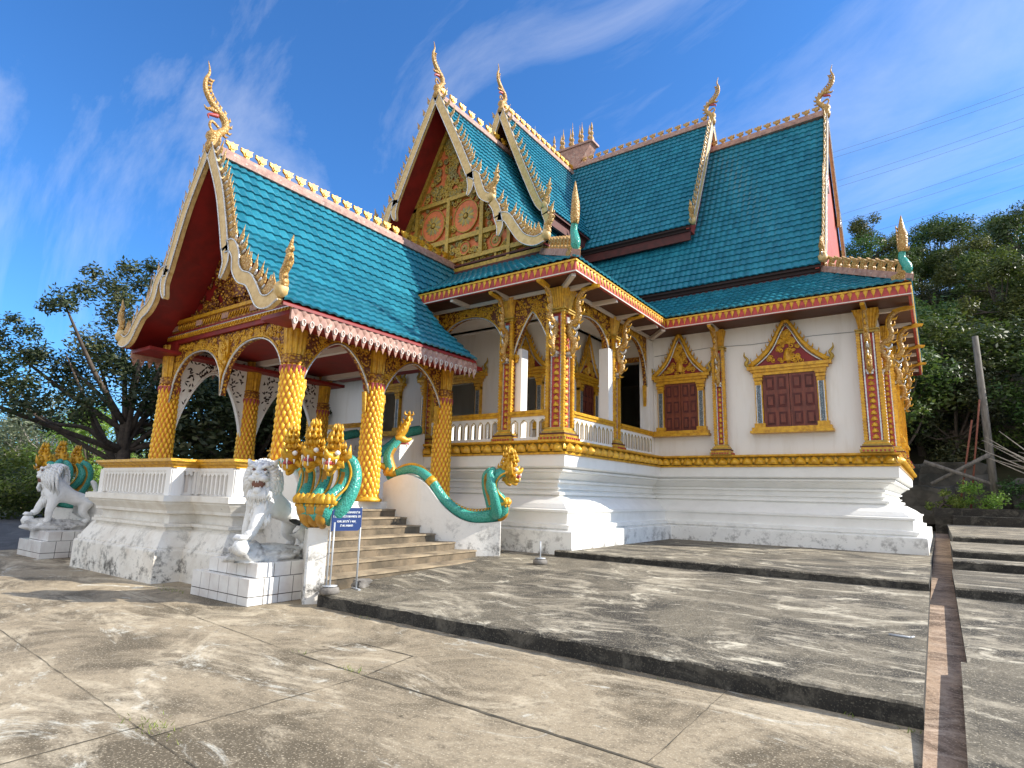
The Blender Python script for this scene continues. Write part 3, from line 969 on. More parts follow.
def bracket(x, y, dx, dy, s_=1.0, off=.2):
    D = Vector((dx, dy, 0)).normalized()
    Lt = Vector((-D.y, D.x, 0))
    O = Vector((x, y, 0))+D*off
    b = MB()
    def P(d, z): return O+D*d*s_+Z3*z
    path = [P(.0, 4.98), P(.10, 4.95), P(.20, 5.05), P(.22, 5.2), P(.12, 5.34), P(.05, 5.5), P(.12, 5.66), P(.28, 5.72), P(.36, 5.88), P(.32, 6.08), P(.36, 6.28), P(.5, 6.42), P(.72, 6.50)]
    pp = catmull(path, 3)
    b.tube(pp, rl([.05, .07, .075, .08, .085, .085, .08, .075, .07, .065, .055, .05, .04], len(pp)), 7, 0)
    b.tube([q+Z3*.02+D*-.05 for q in pp], [r*.6 for r in rl([.05, .07, .08, .08, .08, .08, .08, .07, .06, .05, .04], len(pp))], 6, 1)
    b.extr([(.0, 0), (.15, .03), (.38, .05), (.42, .11), (.25, .14), (.1, .12), (-.06, .08)], P(.5, 6.41), D, Z3, Lt, .05, 1)
    for i in range(3, len(pp)-4, 3):
        q = pp[i]; t = (pp[i+1]-pp[i-1]).normalized(); nn = t.cross(Lt)
        for sg in (-1,):
            b.tube([q+nn*sg*.04, q+nn*sg*.12+t*.03, q+nn*sg*.14+t*.12], [.035, .028, .004], 5, 1)
    b.tube([P(.08, 5.38), P(.2, 5.30), P(.26, 5.36), P(.3, 5.46)], [.03, .035, .03, .005], 6, 2)
    b.tube([P(.12, 5.6), P(.26, 5.50), P(.34, 5.56), P(.36, 5.68)], [.035, .04, .03, .005], 6, 2)
    b.obox(P(.0, 4.93), D*.10, Lt*.09, Z3*.03, 3); b.obox(P(.0, 4.87), D*.07, Lt*.07, Z3*.03, 2)
    b.build('naga_bracket', ['creamgold', 'gold', 'silver', 'beam'], temple, O+Z3*5)
for x, y, dx, dy, o in ((-8.6, 11.96, 0, -1, .15), (-7.12, 11.96, 0, -1, .21), (-7.12, 11.96, 1, 0, .21), (-7.12, 14.72, 1, 0, .15), (-11.22, 11.96, 0, -1, .12), (-4.93, 17.42, 0, -1, .14),
                        (-1.14, 17.42, 1, 0, .21), (-.9, 19.3, 1, 0, .12), (-.9, 22.0, 1, 0, .12), (-.9, 24.8, 1, 0, .12), (-1.14, 17.42, 0, -1, .21)):
    if (x, y, dy) in ((-4.93, 17.42, -1), (-1.14, 17.42, -1), (-8.6, 11.96, -1), (-11.22, 11.96, -1)):
        bracket(x, y, dx, dy, .72, o)
    else: bracket(x, y, dx, dy, .85, o)

# ---- tiled roof sheets
TW, TR = .195, .285
def tilesheet(O, U, N, prof, L, planes=(), up_=0.0):
    """O ridge start, U along ridge (unit), N horizontal outward unit; prof list of (h, dz) relative to O.z. Returns bmesh."""
    O, U, N = Vector(O), Vector(U), Vector(N)
    seg = []
    for (h0, z0), (h1, z1) in zip(prof, prof[1:]): seg.append(math.hypot(h1-h0, z1-z0))
    tot = sum(seg)
    def at(s_):
        s_ = max(0, min(tot, s_))
        for i, l_ in enumerate(seg):
            if s_ <= l_+1e-9 or i == len(seg)-1:
                t = s_/l_
                (h0, z0), (h1, z1) = prof[i], prof[i+1]
                tx, tz = (h1-h0)/l_, (z1-z0)/l_
                return lerp(h0, h1, t), lerp(z0, z1, t), -tz, tx
            s_ -= l_
    nr = max(1, round(tot/TR)); rw = tot/nr
    nc = max(1, round(L/TW)); cw = L/nc
    bm = bmesh.new()
    dl = bm.verts.layers.float.new('d')
    K = 4
    wave = [0, .55, 1, .7]
    for r in range(nr):
        tones = [random.random() for _ in range(nc)]
        rows = []
        for s_, lift in ((r*rw, .004), ((r+1)*rw, .048), ((r+1)*rw, .004)):
            h, z, nh, nzz = at(s_)
            row = []
            for i in range(nc*K+1):
                c = min(nc-1, i//K)
                wv = wave[i % K]*.030
                wob = .006*math.sin(i*.37/K+r*1.7) if lift > .01 else 0
                p = O+U*(cw*i/K)+N*(h+nh*(lift+wv))+Z3*(z+nzz*(lift+wv)+wob)
                v = bm.verts.new(p)
                v[dl] = tones[c]
                row.append(v)
            rows.append(row)
        for a in (0, 1):
            for i in range(nc*K):
                try:
                    f = bm.faces.new((rows[a][i], rows[a][i+1], rows[a+1][i+1], rows[a+1][i]))
                    f.smooth = False
                except ValueError: pass
    for co, no in planes:
        geom = list(bm.verts)+list(bm.edges)+list(bm.faces)
        bmesh.ops.bisect_plane(bm, geom=geom, dist=1e-5, plane_co=co, plane_no=no, clear_outer=True)
    return bm
def add_bm(mb, bm, m=0):
    dl = bm.verts.layers.float['d']
    bm.verts.index_update()
    mb.add([v.co.copy() for v in bm.verts], [tuple(v.index for v in f.verts) for f in bm.faces], m, False, [v[dl] for v in bm.verts])
    bm.free()
def under(mb, O, U, N, prof, L, off=-.05, m=1, th=.05):
    O, U, N = Vector(O), Vector(U), Vector(N)
    vs = []
    for h, z in prof:
        for l_ in (0, L):
            for d in (off, off-th):
                vs.append(O+U*l_+N*h+Z3*(z+d))
    fs = []
    for i in range(len(prof)-1):
        a, c = i*4, i*4+4
        fs += [(a, a+2, c+2, c), (a+1, c+1, c+3, a+3), (a, c, c+1, a+1), (a+2, a+3, c+3, c+2)]
    e = (len(prof)-1)*4
    fs += [(0, 1, 3, 2), (e, e+2, e+3, e+1)]
    mb.add(vs, fs, m)
def ridge(root, A, B, finial, n, r=.12, z_off=.05, mt='pink', rz=0.0, start=.3, end=.2):
    A, B = Vector(A), Vector(B)
    U = (B-A).normalized(); N = Vector((U.y, -U.x, 0)).normalized()
    b = MB()
    L = (B-A).length
    prof = [(-r*1.2, -.10), (-r*1.25, .02), (-r*.75, .05), (-r*.6, .15), (r*.6, .15), (r*.75, .05), (r*1.25, .02), (r*1.2, -.10)]
    b.extr(prof, A+U*L/2+Z3*z_off, N, Z3, U, L/2)
    R = b.build('ridge_cap', mt, root)
    out_ = []
    for i in range(n):
        t = (start+(L-start-end)*i/(n-1))
        p = A+U*t+Z3*(z_off+.15)
        out_.append(put(finial, root, p, rz))
    return R
# one ridge finial shape: a small hooked flame, in the plane of the ridge (local X)
def finial_mesh(name, s_, mt):
    b = MB()
    b.extr([(-.05*s_, 0), (.05*s_, 0), (.035*s_, .06*s_), (.085*s_, .08*s_), (.11*s_, .14*s_), (.20*s_, .20*s_), (.17*s_, .215*s_), (.20*s_, .27*s_), (.10*s_, .255*s_), (.04*s_, .285*s_), (-.05*s_, .27*s_),
            (-.14*s_, .30*s_), (-.10*s_, .23*s_), (-.13*s_, .16*s_), (-.06*s_, .11*s_), (-.04*s_, .06*s_)], (0, 0, 0), X3, Z3, Y3, .035*s_, 0)
    b.extr([(-.04*s_, .10*s_), (.05*s_, .09*s_), (.09*s_, .17*s_), (.03*s_, .25*s_), (-.06*s_, .24*s_), (-.09*s_, .17*s_)], (0, 0, 0), X3, Z3, Y3, .06*s_, 0)
    b.lathe([(.06*s_, -.02*s_), (.065*s_, .02*s_), (.03*s_, .05*s_)], (0, 0, 0), 8, 0)
    b.lathe([(.002, .2*s_), (.05*s_, .24*s_), (.02*s_, .29*s_), (.002, .34*s_)], (0, 0, 0), 7, 0)
    return b.build(name, mt)
def flame_mesh(name, s_, mt):
    b = MB()
    b.extr([(-.06, 0), (.07, 0), (.09, .06), (.06, .12), (.12, .17), (.20, .20), (.13, .23), (.05, .30), (-.04, .34), (-.12, .42), (-.10, .32), (-.02, .24), (-.07, .16), (-.09, .08)], (0, 0, 0), X3, Z3, Y3, .045, 0)
    return b.build(name, mt)
FIN = finial_mesh('ridge_finial', 1.0, 'gold')
FIN2 = finial_mesh('ridge_finial', .82, 'creamgold')
FINS = finial_mesh('ridge_finial', .85, 'gold')
FLM = flame_mesh('hip_finial', 1.0, 'creamgold')
PROTO = [FIN, FIN2, FINS, FLM]

def chofa(root, O, F, s_=1.0, mt=('creamgold', 'nagateal', 'mouth')):
    """roof-apex finial: O apex point, F horizontal unit vector pointing out of the gable"""
    O, F = Vector(O), Vector(F)
    Lt = Vector((-F.y, F.x, 0))
    b = MB()
    def P(f, z): return O+F*f*s_+Z3*z*s_
    b.lathe([(.10*s_, -.15*s_), (.14*s_, .0), (.10*s_, .12*s_), (.15*s_, .2*s_), (.13*s_, .3*s_), (.08*s_, .36*s_)], O, 10, 0)
    body = catmull([P(-.02, .25), P(-.12, .38), P(-.24, .56), P(-.19, .76), P(.0, .90), P(.16, 1.04), P(.28, 1.22), P(.30, 1.44), P(.24, 1.66), P(.30, 1.9)], 4)
    b.tube(body, [q*.78 for q in rl([.13, .11, .10, .11, .10, .085, .07, .055, .035, .006], len(body))], 8, 0)
    for i in range(5, len(body)-6, 2):
        q = body[i]; t = (body[i+1]-body[i-1]).normalized(); nn = Lt.cross(t)
        if nn.dot(F) > 0: nn = -nn
        b.tube([q+nn*.05*s_, q+nn*.13*s_+t*.03*s_, q+nn*.15*s_+t*.10*s_], [.04*s_, .03*s_, .004], 5, 0)
    b.tube(catmull([P(-.05, .84), P(.10, .84), P(.20, .80), P(.27, .86)], 3), rl([.06, .05, .03, .006], 10), 6, 0)
    b.tube(catmull([P(-.05, .76), P(.08, .72), P(.16, .68), P(.13, .60)], 3), rl([.05, .04, .025, .006], 10), 6, 2)
    b.tube(catmull([P(-.1, .5), P(.06, .58), P(.10, .46), P(.03, .34), P(.10, .26)], 3), rl([.03, .03, .03, .025, .01], 13), 6, 0)
    b.build('apex_finial', [mt[0], mt[1], mt[2]], root)

def barge(root, O, F, U, tiers, right=True, left=True, w_=.13, teeth=.26, mt=('cream', 'creamgold', 'silver'), th=.05, fl=1.0):
    """undulating gable edge board; O = point on gable plane with h=0,z=0 ; tiers = list of polylines (h,z) for one side"""
    O, F, U = Vector(O), Vector(F), Vector(U)
    for sg in ([1] if right else [])+([-1] if left else []):
        b = MB()
        for tr in tiers:
            main, hook, tail, flame = tr
            def P(h, z, o=0): return O+U*sg*h+Z3*z+F*o
            for path, taper in ((main, False), (hook, True), (tail, False)):
                if not path: continue
                c = catmull([Vector((h, z, 0)) for h, z in path], 5)
                pts = [P(q.x, q.y) for q in c]
                n = len(pts)
                wd = [w_*(1-.75*(i/(n-1))**2 if taper else 1.0) for i in range(n)]
                # flat board of rectangular section following the path
                vs = []
                for i, q in enumerate(pts):
                    t = (pts[min(n-1, i+1)]-pts[max(0, i-1)]).normalized()
                    nn = t.cross(F).normalized()
                    for a, f_ in ((-1, -th), (1, -th), (1, th), (-1, th)):
                        vs.append(q+nn*a*wd[i]+F*f_)
                fs = [(i*4+k, i*4+(k+1) % 4, (i+1)*4+(k+1) % 4, (i+1)*4+k) for i in range(n-1) for k in range(4)]+[(3, 2, 1, 0), tuple((n-1)*4+k for k in range(4))]
                b.add(vs, fs, 0)
                for a in (-1, 1):
                    e = []
                    for i, q in enumerate(pts):
                        t = (pts[min(n-1, i+1)]-pts[max(0, i-1)]).normalized()
                        nn = t.cross(F).normalized()
                        e.append(q+nn*a*wd[i]+F*(th+.004))
                    b.tube(e, .018, 4, 2)
                if taper: continue
                # flames standing on the outer (upper) edge
                L = 0
                for i in range(1, n):
                    L += (pts[i]-pts[i-1]).length
                    if L > teeth:
                        L = 0
                        t = (pts[i]-pts[i-1]).normalized()
                        nn = t.cross(F).normalized()
                        if nn.z < 0: nn = -nn
                        q = pts[i]+nn*w_*.9
                        upv = (Z3*.8+nn*.35).normalized()
                        b.tube([q-t*.05, q+nn*.10-t*.01, q+nn*.14+upv*.07, q+nn*.12+upv*.15, q+nn*.16+upv*.27*fl], [.08, .09, .065, .035, .004], 6, 1, True, None, 1, F)
                        b.tube([q+t*.06+nn*.02, q+nn*.10+t*.05, q+nn*.15+upv*.03], [.05, .045, .01], 5, 2, True, None, 1, F)
            if flame:
                h, z, s_ = flame
                fp = catmull([P(h-.10, z+.02), P(h+.02, z+.12), P(h-.03, z+.30*s_), P(h+.10, z+.52*s_), P(h+.10, z+.75*s_), P(h+.17, z+1.0*s_)], 4)
                b.tube(fp, rl([.10, .085, .07, .085, .05, .005], len(fp)), 7, 1)
                for j in range(6, len(fp)-3, 3):
                    for dd in (U*sg, -U*sg):
                        b.tube([fp[j]+dd*.05, fp[j]+dd*.10+Z3*.03, fp[j]+dd*.10+Z3*.10], [.03, .025, .003], 5, 1)
                b.lathe([(.05, -.12), (.12, -.05), (.13, .05), (.08, .14), (.03, .18)], P(h-.05, z), 9, 0)
        b.build('bargeboard', list(mt), root)

def make_roof(name, O, U, prof, L, finial=None, nfin=0, sides=(1, -1), planes=(), und='dark', ridge_on=True, rz=0.0, start=.3, tileoff=.0):
    b = MB()
    U = Vector(U)
    for s_ in sides:
        N = Vector((U.y, -U.x, 0))*s_
        bm = tilesheet(Vector(O), U, N, prof, L, planes)
        add_bm(b, bm, 0)
        under(b, O, U, N, prof, L, -.03)
    R = b.build(name, ['teal', und], temple)
    if ridge_on and finial is not None:
        ridge(R, Vector(O), Vector(O)+U*L, finial, nfin, rz=rz, start=start)
    return R
random.seed(3)
YM = 21.9
# main hall, right tier and higher centre tier
RP = [(0, 0), (1.7, -3.35), (3.6, -6.75)]
mainR = make_roof('roof', (2*AX+2.2, YM, 15.15), (1, 0, 0), RP, -2*(AX+2.2), None, 0)
ridge(mainR, (-6.3, YM, 15.15), (-2.2, YM, 15.25), FIN2, 12, rz=math.pi, start=.25)
LP = [(0, 0), (1.35, -2.65), (2.85, -5.45)]
mainL = make_roof('roof', (2*AX+6.2, YM, 16.38), (1, 0, 0), LP, -2*(AX+6.2), None, 0)
ridge(mainL, (2*AX+6.2, YM, 16.38), (-6.2, YM, 16.38), FIN2, 34, rz=math.pi, start=.25)
b = MB()   # maroon boards under the eaves of the two tiers
b.box(2*AX+2.3, -2.25, 18.42, 18.5, 7.9, 8.36)
b.box(2*AX+2.3, -2.25, 18.37, 18.42, 8.22, 8.36, 1)
b.build('eave_board', ['maroon', 'dark'], mainR)
b = MB()
b.box(2*AX+6.3, -6.25, 19.18, 19.26, 10.45, 10.9)
b.box(2*AX+6.3, -6.25, 19.13, 19.18, 10.76, 10.9, 1)
b.build('eave_board', ['maroon', 'dark'], mainL)
# gable ends of the hall
def end_gable(x, prof, zr, name, inset):
    b = MB()
    poly = [(-h, zr+z-.12) for h, z in reversed(prof)]+[(h, zr+z-.12) for h, z in prof[1:]]
    b.extr(poly, (x-inset, YM, 0), Y3, Z3, X3, .05)
    return b.build(name, 'gablered', temple)
G1_ = end_gable(-2.2, RP, 15.15, 'end_gable', .10)
G2_ = end_gable(-6.2, LP, 16.38, 'end_gable', .10)
barge(G1_, (-2.13, YM, 15.15), X3, Y3, [([(0, .05), (.85, -1.7), (1.55, -3.1)], [(1.5, -3.0), (1.55, -3.35), (1.42, -3.6)], [], None),
                                  ([(1.6, -3.0), (1.85, -3.3), (2.0, -3.7), (2.6, -4.9), (3.2, -6.1), (3.62, -6.6)], [], [], (3.7, -6.6, .6))], w_=.12, teeth=.17, fl=.8)
barge(G2_, (-6.13, YM, 16.38), X3, Y3, [([(0, .05), (.7, -1.35), (1.35, -2.65), (2.1, -4.05), (2.8, -5.35)], [], [], (2.85, -5.3, .7))], w_=.12, teeth=.17, fl=.8)
chofa(G1_, (-2.1, YM, 15.3), X3, .98)
chofa(G2_, (-6.1, YM, 16.5), X3, .98)
# lower skirt roofs
def hipplane(x, y, keep):   # vertical plane through (x,y), normal = away from the kept side
    return (Vector((x, y, 0)), Vector(keep))
SK = .645
def skirt(name, A, B, N, run, zt, L0=None, planes=()):
    """eave from A to B (plan), rises inward against N for run metres; ridge end is the top line"""
    A, B, N = Vector((*A, 0)), Vector((*B, 0)), Vector((*N, 0))
    U = (B-A).normalized()
    O = A-N*run+Z3*zt
    return tilesheet(O, U, N, [(0, 0), (run*.55, -(zt-6.89)*.58), (run, -(zt-6.89))], (B-A).length, planes)
r_ = 2.25
zt = 6.89+r_*SK
b = MB()
x0, x1 = 2*AX+.10, -.10
add_bm(b, skirt('', (x0, 16.45), (x1, 16.45), (0, -1), r_, zt, planes=[((x1, 16.45, 0), Vector((1, 1, 0))), ((x0, 16.45, 0), Vector((-1, 1, 0)))]))
add_bm(b, skirt('', (x1, 16.45), (x1, 27.37), (1, 0), r_, zt, planes=[((x1, 16.45, 0), Vector((-1, -1, 0))), ((x1, 27.37, 0), Vector((-1, 1, 0)))]))
lowR = b.build('lower_roof', ['teal', 'dark'], temple)
b = MB()
vx0, vx1 = 2*AX+6.18, -6.18
r2_ = 2.75
zt2 = 6.89+r2_*.60
add_bm(b, skirt('', (vx0, 11.02), (vx1, 11.02), (0, -1), r2_, zt2, planes=[((vx1, 11.02, 0), Vector((1, 1, 0))), ((vx0, 11.02, 0), Vector((-1, 1, 0)))]))
add_bm(b, skirt('', (vx1, 11.02), (vx1, 17.6), (1, 0), r2_, zt2, planes=[((vx1, 11.02, 0), Vector((-1, -1, 0)))]))
add_bm(b, skirt('', (vx0, 17.6), (vx0, 11.02), (-1, 0), r2_, zt2, planes=[((vx0, 11.02, 0), Vector((1, -1, 0)))]))
verR = b.build('verandah_roof', ['teal', 'dark'], temple)
def hip(root, A, B, n, ang):
    A, B = Vector(A), Vector(B)
    U = (B-A).normalized(); L = (B-A).length
    N = Vector((U.y, -U.x, 0)).normalized()
    b = MB()
    b.extr([(-.12, -.05), (.12, -.05), (.09, .12), (-.09, .12)], (A+B)/2+Z3*.04, N, N.cross(U)*-1 if N.cross(U).z < 0 else N.cross(U), U, L/2)
    b.build('hip_ridge', 'pink', root)
    for i in range(n):
        p = A+U*(.25+(L-.35)*i/(n-1))+Z3*.14
        put(FLM, root, p, ang)
hip(lowR, (-.12, 16.47, 6.92), (-2.2, 18.55, 6.92+2.08*SK), 10, math.atan2(-1, 1))
hip(verR, (-6.2, 11.04, 6.92), (-8.6, 13.44, 6.92+2.4*.6), 10, math.atan2(-1, 1))
def corner_naga(root, P, D, s_=1.0):
    P = Vector(P); D = Vector(D).normalized(); Lt = Vector((-D.y, D.x, 0))
    b = MB()
    def Q(d, z): return P+D*d*s_+Z3*z*s_
    b.obox(Q(-.1, .08), D*.2, Lt*.12, Z3*.09, 0)
    b.lathe([(.13, 0), (.16, .06), (.11, .1)], Q(-.02, .12), 10, 0)
    c = catmull([Q(-.25, .12), Q(-.02, .12), Q(.10, .26), Q(.02, .44), Q(-.05, .60), Q(.0, .78)], 4)
    b.tube(c, rl([.06, .1, .11, .10, .085, .07], len(c)), 8, 1)
    c = catmull([Q(.0, .74), Q(.02, .9), Q(.06, 1.15), Q(.03, 1.4), Q(.05, 1.72)], 4)
    b.tube(c, rl([.09, .11, .10, .07, .005], len(c)), 7, 0)
    for k in range(6):
        a = Q(-.06, .84+k*.11)
        b.tube([a, a-D*.07+Z3*.04, a-D*.08+Z3*.13], [.035, .025, .003], 5, 0)
    b.tube([Q(.04, .78), Q(.16, .74), Q(.22, .80)], [.05, .04, .006], 6, 0)
    b.build('corner_finial', ['creamgold', 'nagateal'], root, P)
corner_naga(verR, (-6.28, 11.12, 6.98), (1, -1, 0), 1.05)
corner_naga(lowR, (-.2, 16.55, 6.98), (1, -1, 0), .95)

# cross gables
G1P = [(0, 0), (1.2, -2.45), (2.05, -4.0), (2.6, -4.72)]
G1Q = [(2.45, -4.50), (3.3, -5.45), (4.45, -6.2)]
g1 = make_roof('gable_roof', (AX, 12.78, 14.5), (0, 1, 0), G1P, 6.5, FIN, 13, und='red', rz=-math.pi/2)
g1b = make_roof('gable_roof', (AX, 12.78, 14.5), (0, 1, 0), G1Q, 6.5, None, 0, und='red', ridge_on=False)
G2P = [(0, 0), (1.0, -2.15), (1.7, -3.65), (2.25, -4.6)]
g2 = make_roof('gable_roof', (AX, 16.3, 16.05), (0, 1, 0), G2P, 6.0, FIN, 15, und='maroon', rz=-math.pi/2)
for s_ in (-1, 1):
    b = MB()
    b.box(min(AX+s_*2.02, AX+s_*2.12), max(AX+s_*2.02, AX+s_*2.12), 16.6, 20.5, 11.0, 11.55)
    b.build('eave_board', ['maroon'], g2)
# gable 1 pediment: orange panels, beams, medallions
ped1 = MB()
yp = 13.72
hull = [(h, 14.5+z-.1) for h, z in G1P]+[(3.3, 8.98), (4.3, 8.35), (4.3, 8.3)]
poly = [(-h, z) for h, z in reversed(hull)]+hull[1:]
ped1.extr(poly, (AX, yp+.05, 0), X3, Z3, Y3, .05)
random.seed(21)
c0 = Vector((AX, yp-.03, 12.55))
ring = [(0, .85), (.28, .45), (.38, .05), (.28, -.35), (.1, -.6), (0, -.9), (-.1, -.6), (-.28, -.35), (-.38, .05), (-.28, .45), (0, .85)]
b.tube(catmull([c0+X3*u+Z3*z for u, z in ring], 3), .045, 5, 2)
for _ in range(26):
    u = random.uniform(-.25, .25); z = random.uniform(-.5, .5)
    spiral(ped1, c0+X3*u+Z3*z, X3, Z3, random.uniform(.07, .13), random.choice((-1, 1)), .022, -Y3, 1)
for _ in range(170):
    t = random.random(); z = lerp(11.4, 13.6, t**1.6); hw = (14.2-z)/2.15-.1
    u = random.uniform(-1, 1)*hw
    if .30 < abs(u) < .46 and 11.7 < z < 13.3: continue
    spiral(ped1, Vector((AX+u, yp-.03, z)), X3, Z3, random.uniform(.09, .17), random.choice((-1, 1)), .036, -Y3, random.choice((1, 1, 2)))
for _ in range(600):
    u = random.uniform(-3.6, 3.6); z = random.uniform(8.7, 11.15)
    if abs(u) > 1.9 and z > 10.4: continue
    if z > 8.5+(4.1-abs(u))*1.0 and abs(u) > 1.5: continue
    if min(math.hypot(u-q, (z-10.46)*.9) for q in (-.71, .71)) < .58: continue
    if min(math.hypot(u-q, z-9.34) for q in (-.71, .71, 1.95, -1.95)) < .26: continue
    spiral(ped1, Vector((AX+u, yp-.03, z)), X3, Z3, random.uniform(.07, .12), random.choice((-1, 1)), .032, -Y3, random.choice((1, 1, 2)))
P1 = ped1.build('gable_panel', ['orange', 'olive', 'petalgreen'], temple, (AX, yp, 8.6))
b = MB()
def pb(u0, z0, u1, z1, w_, d=.07, m=0):
    a, c = Vector((AX+u0, yp-d, z0)), Vector((AX+u1, yp-d, z1))
    t = (c-a).normalized(); nn = t.cross(Y3)
    b.obox((a+c)/2, (c-a)/2, nn*w_, Y3*d, m)
pb(-1.75, 11.2, 1.75, 11.2, .07); pb(-2.75, 9.72, 2.75, 9.72, .08); pb(-3.5, 8.97, 3.5, 8.97, .07)
pb(-4.2, 8.62, 4.2, 8.62, .06); pb(-4.2, 8.48, 4.2, 8.48, .05, .1, 1); pb(-4.2, 8.74, 4.2, 8.74, .03, .08, 1)
for u in (-1.42, 0, 1.42): pb(u, 9.0, u, 11.17, .07, .075)
for u in (-2.5, 2.5): pb(u, 8.65, u, 10.0, .06, .075)
for u in (-.7, .7, -2.0, 2.0): pb(u, 8.65, u, 8.95, .04, .06)
for s_ in (-1, 1):
    pb(0, 14.2, s_*2.0, 10.35, .07); pb(s_*2.5, 10.0, s_*4.1, 8.6, .06)
b.build('panel_beams', ['olive', 'maroon'], P1)
def medallion(u, z, r):
    b = MB()
    c = Vector((AX+u, yp-.02, z))
    n = 28
    b.add([c+X3*r*math.cos(2*math.pi*i/n)+Z3*r*1.12*math.sin(2*math.pi*i/n)-Y3*.03 for i in range(n)]+[c+X3*r*math.cos(2*math.pi*i/n)+Z3*r*1.12*math.sin(2*math.pi*i/n)+Y3*.03 for i in range(n)],
          [tuple(range(n))]+[(i, (i+1) % n, n+(i+1) % n, n+i) for i in range(n)], 0)
    b.tube([c+X3*r*math.cos(2*math.pi*i/n)+Z3*r*1.12*math.sin(2*math.pi*i/n)-Y3*.035 for i in range(n+1)], .025, 4, 3)
    for k in range(16):
        a = 2*math.pi*k/16
        d = X3*math.cos(a)+Z3*math.sin(a); e = X3*-math.sin(a)+Z3*math.cos(a)
        b.leaf(c-Y3*.035+d*r*.22, e, d, -Y3, r*.28, r*.52, .03, 1 if k % 2 else 2, 1, False, 2, 3)
    b.tube([c-Y3*.03, c-Y3*.09], [r*.22, r*.12], 10, 2)
    b.build('medallion', ['orange', 'petalgreen', 'olive', 'olive'], P1, c)
for u in (-.71, .71): medallion(u, 10.46, .50)
for u in (-.71, .71, 1.95, -1.95): medallion(u, 9.34, .20)
G1T = [([(0, 0.05), (.88, -1.75), (1.35, -2.75), (1.62, -3.35)], [(1.6, -3.25), (1.66, -3.7), (1.55, -4.0)], [], None),
       ([(1.62, -3.3), (1.85, -3.45), (1.98, -3.8), (2.15, -4.15), (2.45, -4.35)], [], [], (2.5, -4.3, 1.05)),
       ([(2.5, -4.45), (2.66, -4.7), (2.74, -5.0)], [(2.72, -4.95), (2.82, -5.3), (2.76, -5.6)], [], None),
       ([(2.74, -5.0), (3.05, -5.1), (3.3, -5.45), (3.6, -5.85), (4.0, -6.05), (4.3, -6.0)], [], [], (4.42, -5.95, .85))]
barge(g1, (AX, 12.76, 14.5), -Y3, X3, G1T, w_=.13, teeth=.16, mt=('cream', 'creamgold', 'silver'))
chofa(g1, (AX, 12.76, 14.6), -Y3, .95, ('creamgold', 'nagateal', 'mouth'))
G2T = [([(0, .05), (.72, -1.8), (1.3, -3.2), (1.75, -4.2), (2.0, -4.55)], [], [], (2.12, -4.45, 1.0)), ([(2.05, -4.5), (2.12, -4.8)], [(2.1, -4.75), (2.2, -5.1), (2.05, -5.5)], [], None)]
barge(g2, (AX, 16.28, 16.05), -Y3, X3, G2T, w_=.13, teeth=.16)
chofa(g2, (AX, 16.28, 16.15), -Y3, .95, ('creamgold', 'nagateal', 'mouth'))
b = MB()
b.extr([(-2.0, 11.5), (2.0, 11.5), (0, 15.7)], (AX, 17.1, 0), X3, Z3, Y3, .05)
b.build('gable_panel', 'dark', temple)
# tiara of small spires on the ridge crossing
b = MB()
b.extr([(-1.05, 1.0), (1.05, 1.0), (.95, .8), (.25, -.15), (-.25, -.15), (-.95, .8)], (AX-.1, 22.1, 16.45), X3, Z3, Y3, .28)
b.extr([(-1.15, 1.0), (1.15, 1.0), (1.15, 1.1), (-1.15, 1.1)], (AX-.1, 22.1, 16.45), X3, Z3, Y3, .34)
TI = b.build('ridge_crown', 'pink', temple, (AX, 22.1, 16.4))
for k in range(9):
    u = -1.0+k*.25
    h = 1.35-.22*abs(u)**1.0*1.6
    b = MB()
    c = Vector((AX-.1+u, 22.1+(.12 if k % 2 else -.12), 17.55))
    b.lathe([(.05, 0), (.11, .05), (.12, .12), (.05, .3), (.03, .34), (.09, .38), (.085, .46), (.03, .55), (.025, .6), (.07, .63), (.055, .75), (.02, .95), (.004, h)], c, 8, 0)
    b.build('spire', 'creamgold', TI)
b = MB(); b.tube([(AX-1.5, 20.9, 16.5), (AX-1.5, 20.9, 18.6)], .015, 5)
tag(b.build('lightning_rod', 'wire', temple), 'thin rod on the ridge', 'rod')
for k in ('category',): 
    bpy.data.objects['lightning_rod'].pop(k)

b = MB(); b.tube([(-6.95, 17.49, 6.02), (-5.2, 17.485, 6.10), (-4.0, 17.485, 6.04), (-2.4, 17.485, 6.09), (-1.4, 17.485, 6.06)], .008, 4)
b.build('wall_cable', 'wire', temple)
# ------------------------------------------------------------------ porch
PX = 2.44
PF = 6.72
PAX = -12.2
PP = [(0, 0), (1.21, -2.03), (2.05, -2.95), (2.65, -3.44), (3.18, -3.88)]
PZT = 8.72
PPU = [(0, 0), (1.08, -1.81)]
PPL = [(1.08, -1.81), (1.21, -2.03), (2.05, -2.95), (2.65, -3.44), (3.18, -3.88)]
porch = make_roof('porch_roof', (PAX, 5.75, PZT), (0, 1, 0), PPU, 8.1, FINS, 22, und='red', rz=-math.pi/2, start=.40)
make_roof('porch_roof', (PAX, 5.75, PZT), (0, 1, 0), PPL, 5.38, None, 0, und='red', ridge_on=False)
PT = [([(0, .1), (.62, -1.0), (.94, -1.80), (1.18, -2.52)], [(1.17, -2.45), (1.26, -2.8), (1.13, -3.12)], [], None),
      ([(1.2, -2.48), (1.42, -2.50), (1.60, -2.72), (1.66, -3.0), (1.86, -3.22), (2.15, -3.34), (2.36, -3.56), (2.58, -3.82), (2.85, -3.88), (3.1, -3.78)], [], [], (3.2, -3.72, .98))]
barge(porch, (PAX, 5.70, PZT), -Y3, X3, PT, w_=.12, teeth=.15, mt=('cream', 'creamgold', 'silver'), fl=.95)
